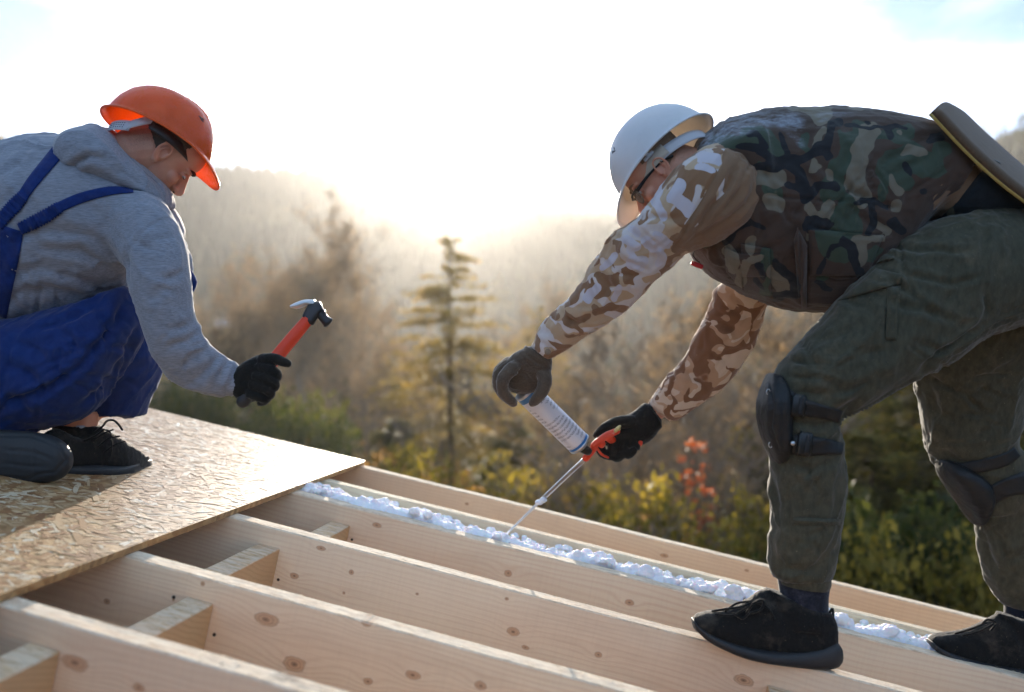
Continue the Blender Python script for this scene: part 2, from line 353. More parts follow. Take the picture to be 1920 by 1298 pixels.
for i, (px, yy, d) in enumerate([(1303, 880, 8.6), (1322, 945, 8.4), (1270, 1005, 8.2)]):
    p = P(px, yy, d); e = empty('red_leaved_sapling', (p.x, p.y, p.z - .25)); s = (1, .8, .35)[i]; e.scale = (s, s, s)
    link('foliage', RED, (), e); 
    gz = float(ground_h(np.array([p.x]), np.array([p.y]))[0])
    v, f = tube_np([(0, 0, (gz - p.z) / s), (.05, 0, (gz - p.z) / s / 2), (0, 0, .4)], [.02, .014, .005], 5)
    link('stem', mesh_np('stem_sapling', v, f), M_BARK, e)
    tag(e, ['sapling with the largest cluster of orange-red leaves, between the two shins', 'sapling with orange-red leaves just below the largest cluster', 'smallest orange-red sapling low behind the first rafter'][i], 'sapling', 'orange-red saplings')
# far forest on the hillsides: one mass
def far_forest():
    n = 16000; az = np.concatenate([RNG.uniform(-.75, .95, n), RNG.uniform(-3.1, 3.1, 900)]); n = len(az)
    el, di = ridge(az); r = di * RNG.uniform(.28, 1.06, n) ** .8
    x = r * np.sin(az); y = r * np.cos(az)
    dens = fbm(np.stack([x / 70, y / 70, np.zeros(n)], 1), 8, 3)
    k = (dens > -.9) | (r > di * .86); x, y, r = x[k], y[k], r[k]; n = len(x)
    z = ground_h(x, y) - .3; h = RNG.uniform(3, 7.5, n); w = h * RNG.uniform(.18, .3, n)
    m = 6; V = []; T = []
    base = []
    for lev, (zz, rr) in enumerate([(.04, .85), (.14, 1), (.5, .66), (.8, .26), (1, 0.01)]):
        a = np.arange(m) * 2 * np.pi / m + lev * .5
        jit = RNG.uniform(.7, 1.25, (n, m))
        base.append(np.stack([x[:, None] + np.cos(a) * w[:, None] * rr * jit, y[:, None] + np.sin(a) * w[:, None] * rr * jit, (z + h * zz)[:, None] + RNG.uniform(-.03, .03, (n, m)) * h[:, None]], 2))
    V = np.stack(base, 1).reshape(-1, 3); L = 5
    i = np.arange(n)[:, None, None] * (L * m); l = np.arange(L - 1)[None, :, None] * m; j = np.arange(m)[None, None]; j2 = (j + 1) % m
    f = np.stack([i + l + j, i + l + j2, i + l + m + j2, i + l + m + j], 3).reshape(-1, 4)
    t = NT('far_forest_green'); nn = t.noise(.05, detail=3); n3 = t.noise(.6, detail=4)
    c = t.ramp(nn, [(.35, srgb(28, 42, 34)), (.55, srgb(40, 54, 40)), (.7, srgb(78, 74, 48))]); c = t.mix(t.math('MULTIPLY', n3, .5), c, srgb(30, 34, 24))
    o = link('forest', mesh_np('forest', V, f), t.fin(c, .9, .1)); tag(o, 'hazy forest of conifers covering the far hillsides', 'forest', kind='stuff')
far_forest()
# the wood filling the valley floor and the lower slopes: conifers too many and too hazy to count
def valley_wood():
    n = 520; az = RNG.uniform(-.56, .56, n); r = np.exp(RNG.uniform(np.log(58), np.log(250), n)); x = r * np.sin(az); y = r * np.cos(az); z = ground_h(x, y) - .3
    me = bpy.data.meshes.new('valley_wood'); me.from_pydata([tuple(q) for q in zip(x, y, z)], [], [])
    a = me.attributes.new('sc', 'FLOAT_VECTOR', 'POINT'); hh = RNG.uniform(.8, 1.5, n); a.data.foreach_set('vector', np.stack([hh * RNG.uniform(.8, 1.2, n), hh, hh], 1).astype(np.float32).ravel())
    a = me.attributes.new('rt', 'FLOAT', 'POINT'); a.data.foreach_set('value', RNG.uniform(0, 6.28, n).astype(np.float32))
    o = link('valley_wood', me)
    ng = bpy.data.node_groups.new('wood', 'GeometryNodeTree'); ng.interface.new_socket('Geometry', in_out='INPUT', socket_type='NodeSocketGeometry'); ng.interface.new_socket('Geometry', in_out='OUTPUT', socket_type='NodeSocketGeometry')
    N = ng.nodes; L = ng.links; gi = N.new('NodeGroupInput'); go = N.new('NodeGroupOutput'); jn = N.new('GeometryNodeJoinGeometry')
    src = [c for q in bpy.data.objects if q.name.startswith('conifer_tree') for c in q.children if c.name.startswith('crown')]
    src = [next(c for c in src if c.data is m) for m in CON] + [next(c for q in bpy.data.objects if q.name.startswith('larch_tree') for c in q.children if c.data is LARCH)]
    def attr(nm, ty): q = N.new('GeometryNodeInputNamedAttribute'); q.data_type = ty; q.inputs[0].default_value = nm; return q.outputs[0]
    idx = N.new('GeometryNodeInputIndex')
    for k, ob in enumerate(src):
        oi = N.new('GeometryNodeObjectInfo'); oi.inputs['Object'].default_value = ob; oi.transform_space = 'ORIGINAL'
        md = N.new('ShaderNodeMath'); md.operation = 'MODULO'; md.inputs[1].default_value = 9; L.new(idx.outputs[0], md.inputs[0])
        cm = N.new('FunctionNodeCompare'); cm.data_type = 'FLOAT'; cm.operation = 'LESS_THAN' if k == 0 else 'GREATER_THAN'
        sel = N.new('ShaderNodeMath'); sel.operation = 'COMPARE'; sel.inputs[1].default_value = (1.5, 5.5, 8.0)[k]; sel.inputs[2].default_value = (1.6, 2.1, .1)[k]; L.new(md.outputs[0], sel.inputs[0]); N.remove(cm)
        ip = N.new('GeometryNodeInstanceOnPoints'); L.new(gi.outputs[0], ip.inputs['Points']); L.new(sel.outputs[0], ip.inputs['Selection']); L.new(oi.outputs['Geometry'], ip.inputs['Instance'])
        cx = N.new('ShaderNodeCombineXYZ'); L.new(attr('rt', 'FLOAT'), cx.inputs[2]); L.new(cx.outputs[0], ip.inputs['Rotation']); L.new(attr('sc', 'FLOAT_VECTOR'), ip.inputs['Scale']); L.new(ip.outputs[0], jn.inputs[0])
    L.new(jn.outputs[0], go.inputs[0]); m = o.modifiers.new('wood', 'NODES'); m.node_group = ng
    tag(o, 'hazy wood of conifers filling the valley behind the nearer trees', 'wood', kind='stuff')
valley_wood()
# small houses down in the valley
M_ROOFW = plain('snowy_metal_roof', srgb(200, 205, 215), .35, .6, var=.05); M_WALLV = plain('valley_house_wall', srgb(150, 140, 128), .8); M_DARKWIN = plain('dark_window', srgb(30, 34, 40), .2)
def boxv(x0, x1, y0, y1, z0, z1):
    return [(x0, y0, z0), (x1, y0, z0), (x1, y1, z0), (x0, y1, z0), (x0, y0, z1), (x1, y0, z1), (x1, y1, z1), (x0, y1, z1)], [(0, 3, 2, 1), (4, 5, 6, 7), (0, 1, 5, 4), (1, 2, 6, 5), (2, 3, 7, 6), (3, 0, 4, 7)]
def ground_hit(px, py):
    d = np.geomspace(25, 900, 400); x = (px - CX) / F * d; z = CAMZ + (CY - py) / F * d; k = np.nonzero(ground_h(x, d) >= z)[0]
    return float(d[k[0]]) if len(k) else 300.0
for i, (px, py, wpx, lab) in enumerate([(425, 640, 66, 'small valley house with a pale roof, left of the hammer'), (448, 575, 34, 'tiny pale-roofed house farther up the valley, upper left of the hammer'), (1632, 760, 60, 'pale-roofed house low behind the spread legs')]):
    d = ground_hit(px, py); s = wpx / F * d / 7.2; p = P(px, py, d); e = empty('valley_house', (p.x, p.y, p.z)); e.scale = (s,) * 3; e.rotation_euler = (0, 0, .3)
    v, f = boxv(-3.2, 3.2, -2.5, 2.5, -3, 3.0); link('wall', mesh_np('house_wall', v, f, False), M_WALLV, e)
    v = [(-3.6, -3, 2.9), (3.6, -3, 2.9), (3.6, 3, 2.9), (-3.6, 3, 2.9), (-3.6, 0, 4.6), (3.6, 0, 4.6)]
    link('roof', mesh_np('house_roof', v, [(0, 3, 2, 1), (0, 1, 5, 4), (2, 3, 4, 5), (0, 4, 3), (1, 2, 5)], False), M_ROOFW, e)
    for wx in (-1.6, 1.4):
        v, f = boxv(wx - .5, wx + .5, -2.55, -2.49, 1.0, 2.1); link('window', mesh_np('house_window', v, f, False), M_DARKWIN, e)
    tag(e, lab, 'house', 'small houses in the valley')
# haze
t = bpy.data.materials.new('valley_haze'); t.use_nodes = True; nt = t.node_tree; nt.nodes.remove(nt.nodes['Principled BSDF'])
pv = nt.nodes.new('ShaderNodeVolumePrincipled'); pv.inputs['Color'].default_value = (1.0, .985, .96, 1); pv.inputs['Density'].default_value = .0005; pv.inputs['Anisotropy'].default_value = .62
nt.links.new(pv.outputs[0], nt.nodes['Material Output'].inputs['Volume'])
_g = [v.co.z for v in bpy.data.objects['ground'].data.vertices]; HZ0, HZ1 = min(_g) - 1, max(_g) + 8.5; print('HAZE', HZ0, HZ1)
v, f = boxv(-1300, 1300, -1300, 1300, HZ0, HZ1)
o = link('haze', mesh_np('haze', v, f, False), t); tag(o, 'thin bright morning haze filling the valley', 'haze', kind='stuff')
# ================================================================== roof
TS = .215; _d = Vector((-.9852, .1715, TS)).normalized()
AX_S = -_d; AX_T = Vector((.1715, .9852, 0)).normalized(); AX_N = AX_S.cross(AX_T)
if AX_N.z < 0: AX_N = -AX_N
HR = .64; ORG = Vector((0, 0, CAMZ)) - AX_N * HR
RM = Matrix((AX_S, AX_T, AX_N)).transposed().to_4x4(); RM.translation = ORG
def roofpt(px, py, n=0.0):
    """pixel -> (s, t) on the plane n metres above the rafter tops"""
    r = Vector(((px - CX) / F, 1, (CY - py) / F)); D = -(HR - n) / AX_N.dot(r); p = r * D
    return p.dot(AX_S), p.dot(AX_T)
def roofw(s, t, n=0.0): return ORG + AX_S * s + AX_T * t + AX_N * n
def rough_box(x0, x1, y0, y1, z0, z1, step=.02, amp=.0012, bev=.0025, seed=0):
    """plank with bevelled, slightly uneven edges; long axis x; real relief"""
    n = max(2, int((x1 - x0) / step)); xs = np.linspace(x0, x1, n)
    b = bev; ring = [(y0 + b, z0), (y1 - b, z0), (y1, z0 + b), (y1, (z0 + z1) / 2), (y1, z1 - b), (y1 - b, z1), ((y0 + y1) / 2, z1), (y0 + b, z1), (y0, z1 - b), (y0, (z0 + z1) / 2), (y0, z0 + b)]
    k = len(ring); R = np.array(ring)
    V = np.zeros((n, k, 3)); V[:, :, 0] = xs[:, None]; V[:, :, 1] = R[:, 0]; V[:, :, 2] = R[:, 1]
    q = V.reshape(-1, 3); V = q + np.stack([np.zeros(n * k), fbm(q * 4, seed, 2) * amp * .7, fbm(q * 4 + 9, seed + 5, 2) * amp * .7 + vnoise(q * 90, seed + 9) * amp * .5], 1)
    fs = []
    for i in range(n - 1):
        for j in range(k):
            j2 = (j + 1) % k; fs.append((i * k + j, (i + 1) * k + j, (i + 1) * k + j2, i * k + j2))
    fs.append(tuple(range(k))); fs.append(tuple((n - 1) * k + j for j in range(k))[::-1])
    return V, fs
def wood_mat(name, knots, seed, base=(196, 150, 112), dark=(160, 108, 72), frost=0.0, horiz=True):
    """spruce timber: grain in the long direction bending round knots given as (s, n, radius)"""
    t = NT(name); X = t.sep()
    zwarp = t.math('MULTIPLY', t.math('SUBTRACT', t.noise(1.0, t.map((1.1, 3, 6), loc=(seed, seed * 2, 0)), 2), .5), .09)
    g = t.math('ADD', X[2], t.math('ADD', zwarp, t.math('MULTIPLY', X[1], .35)))
    km = None
    for ki, (ks, kn, kr) in enumerate(knots):
        kx = .5 + .5 * ((ki * .618) % 1)
        dx = t.math('MULTIPLY', t.math('SUBTRACT', X[0], ks), .55); dz = t.math('SUBTRACT', X[2], kn)
        r2 = t.math('ADD', t.math('MULTIPLY', dx, dx), t.math('MULTIPLY', dz, dz))
        e = t.math('EXPONENT', t.math('MULTIPLY', r2, -1 / (kr * kr * 5.5)))
        g = t.math('ADD', g, t.math('MULTIPLY', e, kr * 1.9))
        dx2 = t.math('SUBTRACT', X[0], ks); rr = t.math('SQRT', t.math('ADD', t.math('MULTIPLY', t.math('MULTIPLY', dx2, kx), t.math('MULTIPLY', dx2, kx)), t.math('MULTIPLY', dz, dz)))
        rn = t.math('DIVIDE', rr, kr); km = rn if km is None else t.math('MINIMUM', km, rn)
    if km is not None: km = t.math('MULTIPLY', km, t.math('MULTIPLY_ADD', t.noise(38, t.map((.6, 1, 1)), 4, .7), 1.1, .45))
    w = t.math('MULTIPLY', g, 2 * math.pi / .0125)
    w = t.math('ADD', w, t.math('MULTIPLY', t.noise(20, t.map((.14, 1, 1)), 4, .7), 5.0))
    sn = t.math('MULTIPLY_ADD', t.math('SINE', w), .5, .5)
    sn = t.math('POWER', sn, 2.2)
    fib = t.noise(260, t.map((.02, 1, 1)), 3, .6)
    big = t.noise(2.2, t.map((.6, 2, 2), loc=(seed, 0, 0)), 3)
    c = t.mix(t.math('MULTIPLY', sn, t.math('MULTIPLY_ADD', t.noise(3, t.map((.4, 1, 3), loc=(0, 0, seed)), 2), .6, -.06)), srgb(*base), srgb(*dark))
    c = t.mix(t.math('MULTIPLY', fib, .25), c, srgb(226, 190, 150))
    c = t.mix(t.ramp(big, [(.4, 0), (.7, .35)]), c, srgb(214, 160, 126))
    if km is not None:
        ringw = t.math('MULTIPLY_ADD', t.math('SINE', t.math('MULTIPLY', km, 19.0)), .5, .5)
        kc = t.mix(ringw, srgb(176, 124, 90), srgb(206, 158, 118))
        kc = t.mix(t.ramp(km, [(.0, 1), (.16, .6), (.3, 0)]), kc, srgb(70, 44, 30))
        kedge = t.ramp(km, [(.0, .9), (.75, .7), (1.0, 0)]); c = t.mix(kedge, c, kc)
        halo = t.ramp(km, [(.7, 0), (.86, .8), (1.0, .55), (1.9, 0)]); 
        c = t.mix(t.math('MULTIPLY', halo, .38), c, srgb(140, 88, 56))
    # rough sawn top edge with frost dust, its sunlit paleness painted into the colour
    nrm = t.n.new('ShaderNodeTexCoord').outputs['Normal']; up = t.math('GREATER_THAN', t.sep(nrm)[2], .6)
    fr = t.ramp(t.noise(60, t.map((.3, 1, 1)), 7, .85), [(.40, 0), (.56, 1)]); c = t.mix(t.math('MULTIPLY', up, t.ramp(t.noise(70, t.map((.25, 1, 1), loc=(3, 3, 3)), 6, .85), [(.42, .55), (.56, 0)])), c, srgb(148, 112, 84))
    c = t.mix(t.math('MULTIPLY', t.math('MULTIPLY', up, fr), .5), c, srgb(248, 234, 212))
    bk = t.ramp(t.noise(9, t.map((.5, 1, 1), loc=(seed, 3, 0)), 4, .7), [(.60, 0), (.72, frost)])
    c = t.mix(t.math('MULTIPLY', bk, up), c, srgb(104, 92, 88))
    saw = t.noise(1.0, t.map((170, 5, 9), rot=(0, .12, 0), loc=(seed, 0, 0)), 3, .6); c = t.mix(t.math('MULTIPLY', t.ramp(saw, [(.45, 0), (.7, 1)]), .05), c, srgb(150, 112, 84)); st = t.ramp(t.noise(5, t.map((.35, 1, 1.6), loc=(seed, 1, 4)), 5, .7), [(.55, 0), (.75, .3)]); c = t.mix(st, c, srgb(192, 152, 122))
    h = t.math('ADD', t.math('MULTIPLY', saw, .15), t.math('MULTIPLY', fib, .6)); h = t.math('ADD', h, t.math('MULTIPLY', sn, .25)); h = t.math('ADD', h, t.math('MULTIPLY', t.math('MULTIPLY', up, t.noise(420, None, 3, .8)), 1.6))
    t.bump(h, .55, .0012)
    return t.fin(c, t.math('MULTIPLY_ADD', up, .33, .6), .3)
frame = empty('roof_frame', ORG); tag(frame, 'open roof frame of pale spruce rafters sloping down to the right, with short blocking between them', 'roof frame')
RT = [(3.31, .045), (2.963, .042), (2.714, .05), (2.317, .048), (1.862, .05), (1.49, .05), (1.09, .05)]
def px_knots(lst, ti):
    """knots given as photo pixels on the near face of a rafter -> (s, n, r)"""
    out = []
    for (x, y, rp) in lst:
        r = Vector(((x - CX) / F, 1, (CY - y) / F)); D = ti / r.dot(AX_T); p = r * D - (ORG - Vector((0, 0, CAMZ)))
        out.append((p.dot(AX_S), p.dot(AX_N), rp * D / F))
    return out
KN = [[(1246, 1042, 4), (875, 945, 3), (1400, 1070, 3)],
      [(1000, 985, 3)],
      [(706, 985, 5), (953, 1075, 7), (1180, 1130, 6)],
      [(602, 1028, 5), (950, 1123, 4), (962, 1185, 8), (659, 1073, 5), (1122, 1228, 6), (1394, 1276, 11), (1598, 1235, 3), (552, 1080, 6), (645, 1112, 3), (782, 1114, 3), (985, 1214, 4), (1860, 1290, 7)],
      [(498, 1162, 13), (688, 1166, 10), (552, 1246, 15), (380, 1095, 5), (690, 1278, 8), (774, 1266, 9), (200, 1128, 6), (902, 1286, 8), (325, 1125, 3)],
      [(140, 1243, 15), (95, 1275, 5), (260, 1290, 8)], []]
tmp_obj = []
for i, (tf, th) in enumerate(RT):
    V, f = rough_box(-2.9, 4.2, tf - th, tf, -.235, 0, .02, .0011, .003, i * 3)
    kn = px_knots(KN[i], tf - th)
    base = [(246, 220, 188), (240, 226, 192), (244, 226, 198), (246, 224, 194), (246, 222, 190), (240, 216, 184), (200, 156, 122)][i]
    o = link('rafter', mesh_np('rafter', V, f, False), wood_mat('spruce_rafter_%s' % 'abcdefg'[i], kn, i * 1.7, base, (208, 162, 126), [.2, .3, .2, .3, .35, .9, .5][i]), frame)
    o.matrix_local = Matrix.Translation(-ORG) @ RM
m_block = wood_mat('spruce_blocking', [(.3, -.08, .02)], 9, (214, 176, 128), (170, 122, 80), .1)
def block(px1, py1, px2, py2, thick, i_near, i_far, top, h):
    """blocking whose top meets the far rafter between the two pixels"""
    s1, _ = roofpt(px1, py1, top); s2, _ = roofpt(px2, py2, top)
    tn, tf = RT[i_near][0], RT[i_far][0] - RT[i_far][1]
    V, f = rough_box(tn + .0015, tf - .0015, -thick, 0, -h, 0, .02, .0008, .002, int(px1))
    V = np.asarray(V); W = np.stack([min(s1, s2) - V[:, 1], V[:, 0], V[:, 2] + top], 1)
    o = link('blocking', mesh_np('blocking', W, f, False), m_block, frame); o.matrix_local = Matrix.Translation(-ORG) @ RM
block(357, 1116, 404, 1132, .055, 5, 4, -.045, .1)
block(472, 1025, 519, 1035, .055, 4, 3, -.045, .1)
block(600, 988, 652, 1000, .055, 3, 2, -.05, .1)
block(55, 1205, 108, 1224, .055, 6, 5, -.045, .1)
block(1440, 1288, 1515, 1300, .055, 4, 3, -.06, .1)
M_NAIL = plain('nail_head', srgb(70, 66, 62), .45, .5, Metallic=.6)
def disc(c, N_, r, h=.0012, k=10):
    a = N_.orthogonal().normalized(); b = N_.cross(a); V = [tuple(c + (a * math.cos(q) + b * math.sin(q)) * r + N_ * z) for z in (-.001, h) for q in np.arange(k) * 2 * math.pi / k]
    return V, [tuple(range(k))[::-1], tuple(range(k, 2 * k))] + [(i, (i + 1) % k, k + (i + 1) % k, k + i) for i in range(k)]
for (x, y, ti) in ((522, 1087, 3), (524, 1263, 4), (326, 1120, 4), (402, 1190, 4), (498, 1112, 3), (660, 1012, 2)):
    tt = RT[ti][0] - RT[ti][1]; r = Vector(((x - CX) / F, 1, (CY - y) / F)); p = Vector((0, 0, CAMZ)) + r * (tt / r.dot(AX_T))
    v, f = disc(p, -AX_T, .0036); o = link('nail', mesh_np('nail', [tuple(Vector(q) - ORG) for q in v], f, False), M_NAIL, frame)
# ceiling lining under the rafters, end board and the wall below
t = NT('lining_board'); c = t.mix(t.noise(6, t.map((.2, 2, 1)), 4), srgb(168, 120, 80), srgb(196, 146, 100)); t.bump(t.noise(60), .3, .002)
V, f = boxv(-2.9, 4.2, .6, 3.30, -.262, -.238); o = link('lining', mesh_np('lining', V, f, False), t.fin(c, .7), frame); o.matrix_local = Matrix.Translation(-ORG) @ RM
M_PLASTER = plain('grey_block_wall', srgb(150, 146, 138), .9, .2, 30, .4, .01)
x0 = roofw(-2.9, 3.2, -.27); x1 = roofw(4.2, 3.2, -.27); y0 = roofw(-2.9, .62, -.27); y1 = roofw(4.2, .62, -.27)
v = [(x0.x, x0.y, -.6), (x1.x, x1.y, -.6), (y1.x, y1.y, -.6), (y0.x, y0.y, -.6), tuple(x0), tuple(x1), tuple(y1), tuple(y0)]
o = link('house_wall', mesh_np('house_wall_main', v, [(0, 1, 2, 3), (7, 6, 5, 4), (0, 4, 5, 1), (1, 5, 6, 2), (2, 6, 7, 3), (3, 7, 4, 0)], False), M_PLASTER); tag(o, kind='structure')
# OSB sheet with real strands
osb = empty('osb_sheet', roofw(-.98, 3.3, 0)); tag(osb, 'large oriented strand board sheet nailed over the rafters under the crouching man', 'osb board')
OS0, OS1, OT0, OT1, OTH = -3.42, -.98, .86, 3.305, .015
def osb_board():
    t = NT('osb_core'); vv = t.map((1, 1, 1)); 
    v1 = t.vor(60, t.map((.5, 1.4, 1), rot=(0, 0, .5), vec=t.mix(.12, vv, t.noise(9, out=1))), out='Color'); v2 = t.vor(95, t.map((1.4, .5, 1), rot=(0, 0, -.3)), out='Color')
    c = t.ramp(t.sep(v1)[0], [(0, srgb(140, 100, 62)), (.5, srgb(176, 134, 88)), (1, srgb(206, 168, 118))])
    c = t.mix(t.math('MULTIPLY', t.sep(v2)[1], .5), c, srgb(188, 146, 98))
    t.bump(t.math('ADD', t.sep(v1)[1], t.noise(200, None, 3)), .5, .0012)
    core = t.fin(c, .5, .5)
    V, f = rough_box(OS0, OS1, OT0, OT1, .001, OTH, .02, .0008, .001, 77)
    o = link('board', mesh_np('osb_core', V, f, False), core, osb); o.matrix_local = Matrix.Translation(-osb.location) @ RM
    # strands
    def strands(n, x0, x1, y0, y1, zmax):
        cx = rnd(n, x0, x1); cy = rnd(n, y0, y1); L = RNG.uniform(.009, .036, n) * RNG.choice([.6, 1, 1.2], n); W = RNG.uniform(.002, .008, n); a = rnd(n, 0, np.pi)
        z = OTH + .0003 + RNG.random(n) * zmax; tx = rnd(n) * .012; ty = rnd(n) * .02
        ca, sa = np.cos(a), np.sin(a); cs = []
        for (u, w) in ((-1, -.9), (-.3, -1), (.95, -.9), (1.05, .1), (.85, .9), (0, 1), (-.95, .95), (-.9, 0)):
            uu = u + rnd(n) * .16; ww = w + rnd(n) * .3; X = uu * L; Y = ww * W
            cs.append(np.stack([np.clip(cx + ca * X - sa * Y, x0, x1), np.clip(cy + sa * X + ca * Y, y0, y1), z + X * tx + Y * ty], 1))
        V = np.stack(cs, 1).reshape(-1, 3); V[:, 2] = np.maximum(V[:, 2], OTH - .0002)
        return V, np.arange(n * 8).reshape(-1, 8)
    V1, f1 = strands(26000, OS0 + .003, OS1 - .003, OT0 + .003, OT1 - .003, .0009)
    me = mesh_np('osb_strands', V1, f1, False)
    at = me.attributes.new('tone', 'FLOAT', 'FACE'); at.data.foreach_set('value', RNG.random(len(f1)).astype(np.float32))
    t = NT('osb_strand'); a = t.attr('tone'); c = t.ramp(a, [(0, srgb(132, 88, 52)), (.25, srgb(166, 118, 74)), (.55, srgb(200, 160, 116)), (.82, srgb(220, 188, 146)), (1, srgb(244, 228, 200))])
    c = t.mix(t.math('MULTIPLY', t.noise(140, None, 4, .7), .35), c, srgb(120, 84, 52)); t.bump(t.noise(300, None, 3), .35, .0008)
    r = t.ramp(a, [(0, .55), (1, .38)])
    o = link('strands', me, t.fin(c, r, .5), osb); o['kind'] = 'stuff'; o.matrix_local = Matrix.Translation(-osb.location) @ RM
osb_board()
# ================================================================== figure tools
def rd(x, y, n=0.0):
    r = Vector(((x - CX) / F, 1, (CY - y) / F)); return -(HR - n) / AX_N.dot(r)
def cat_rom(A, sub):
    A = np.asarray(A, float); n = len(A); out = []
    for i in range(n - 1):
        p0, p1, p2, p3 = A[max(i - 1, 0)], A[i], A[i + 1], A[min(i + 2, n - 1)]
        for k in range(sub):
            t = k / sub; out.append(.5 * ((2 * p1) + (-p0 + p2) * t + (2 * p0 - 5 * p1 + 4 * p2 - p3) * t * t + (-p0 + 3 * p1 - 3 * p2 + p3) * t ** 3))
    out.append(A[-1]); return np.array(out)
def rings_to_mesh(R, capbulge=.5):
    """R: (n,k,3) rings -> closed mesh with rounded caps"""
    n, k, _ = R.shape; c0 = R[0].mean(0); c1 = R[-1].mean(0)
    s0 = np.linalg.norm(R[0] - c0, axis=1).min(); s1 = np.linalg.norm(R[-1] - c1, axis=1).min()
    d0 = c0 - R[1].mean(0); d0 /= np.linalg.norm(d0) + 1e-9; d1 = c1 - R[-2].mean(0); d1 /= np.linalg.norm(d1) + 1e-9
    pre = [c0 + (R[0] - c0) * .7 + d0 * s0 * capbulge * .7]; post = [c1 + (R[-1] - c1) * .7 + d1 * s1 * capbulge * .7]
    A = np.concatenate([np.array(pre), R, np.array(post)]); n += 2
    V = A.reshape(-1, 3); f = []
    for i in range(n - 1):
        for j in range(k):
            j2 = (j + 1) % k; f.append((i * k + j, i * k + j2, (i + 1) * k + j2, (i + 1) * k + j))
    a = len(V); V = np.concatenate([V, [c0 + d0 * s0 * capbulge, c1 + d1 * s1 * capbulge]])
    for j in range(k):
        j2 = (j + 1) % k; f.append((j2, j, a)); f.append(((n - 1) * k + j, (n - 1) * k + j2, a + 1))
    return V, f
def lp(secs, sh=1.0, pw=2.2, sub=4, k=28, cap=.4, grow=0.0, rough=None):
    """loft through sections (x1,y1,x2,y2,depth,half_depth): the two pixels are where the outline passes at that depth"""
    S = cat_rom(secs, sub) if sub > 1 else np.asarray(secs, float); R = []
    a = np.arange(k) * 2 * np.pi / k; ca, sa = np.cos(a), np.sin(a)
    cu = np.sign(ca) * np.abs(ca) ** (2 / pw); sv = np.sign(sa) * np.abs(sa) ** (2 / pw)
    for x1, y1, x2, y2, Y, hd in S:
        A = np.array(P(x1, y1, Y)); B = np.array(P(x2, y2, Y)); c = (A + B) / 2; U = (A - B) / 2 * sh; V = np.array([0, hd * sh, 0])
        if grow: U = U * (1 + grow / max(np.linalg.norm(U), 1e-4)); V = V * (1 + grow / hd)
        R.append(c + cu[:, None] * U + sv[:, None] * V)
    return rings_to_mesh(np.array(R), cap)
def tube(pts, rad, k=12, sub=3, flat=1.0, cap=1.0):
    """round tube through world points"""
    Pn = cat_rom([tuple(p) for p in pts], sub); Rn = np.interp(np.linspace(0, 1, len(Pn)), np.linspace(0, 1, len(rad)), rad); R = []
    pa = None
    for i in range(len(Pn)):
        d = Vector(Pn[min(i + 1, len(Pn) - 1)] - Pn[max(i - 1, 0)]).normalized()
        if pa is None: pa = d.orthogonal()
        pa = (pa - d * pa.dot(d)).normalized(); b = d.cross(pa)
        R.append([Pn[i] + np.array(pa * math.cos(t) + b * math.sin(t) * flat) * Rn[i] for t in np.arange(k) * 2 * math.pi / k])
    return rings_to_mesh(np.array(R), cap)
def tp(pts, rad, **kw): return tube([P(*p) for p in pts], rad, **kw)
def ell(c, r, rot=None, n=12):
    V = []; f = []; c = Vector(c); m = n * 2
    for i in range(n + 1):
        for j in range(m):
            th = math.pi * i / n; ph = 2 * math.pi * j / m
            v = Vector((r[0] * math.sin(th) * math.cos(ph), r[1] * math.sin(th) * math.sin(ph), r[2] * math.cos(th)))
            V.append(tuple(c + (rot @ v if rot is not None else v)))
    for i in range(n):
        for j in range(m):
            j2 = (j + 1) % m; f.append((i * m + j, (i + 1) * m + j, (i + 1) * m + j2, i * m + j2))
    return V, f
def obox(c, X, Y, Z, b=.2):
    """box with bevelled edges, half-axis vectors X Y Z"""
    c = Vector(c); V = []; lv = [(-1, 1 - b), (-(1 - b), 1), ((1 - b), 1), (1, 1 - b)]
    for z, s in lv:
        for (x, y) in ((-1, -1 + b), (-1 + b, -1), (1 - b, -1), (1, -1 + b), (1, 1 - b), (1 - b, 1), (-1 + b, 1), (-1, 1 - b)): V.append(tuple(c + X * x * s + Y * y * s + Z * z))
    f = [tuple(range(8))[::-1], tuple(range(24, 32))]
    for i in range(3):
        for j in range(8): f.append((i * 8 + j, i * 8 + (j + 1) % 8, (i + 1) * 8 + (j + 1) % 8, (i + 1) * 8 + j))
    return V, f
def normals(V, Fq):
    a = V[Fq[:, 2]] - V[Fq[:, 0]]; b = V[Fq[:, 3]] - V[Fq[:, 1]]; n = np.cross(a, b); N = np.zeros_like(V)
    for c in range(3):
        for q in range(4): N[:, c] += np.bincount(Fq[:, q], n[:, c], len(V))
    return N / (np.linalg.norm(N, axis=1, keepdims=True) + 1e-12)
def smooth(V, Fq, it=4, lam=.5):
    e = np.concatenate([Fq[:, [0, 1]], Fq[:, [1, 2]], Fq[:, [2, 3]], Fq[:, [3, 0]]]); e = np.concatenate([e, e[:, ::-1]])
    cnt = np.bincount(e[:, 0], minlength=len(V))[:, None]
    for i in range(it):
        S = np.stack([np.bincount(e[:, 0], V[e[:, 1], c], len(V)) for c in range(3)], 1) / np.maximum(cnt, 1)
        V = V + (S - V) * lam
    return V
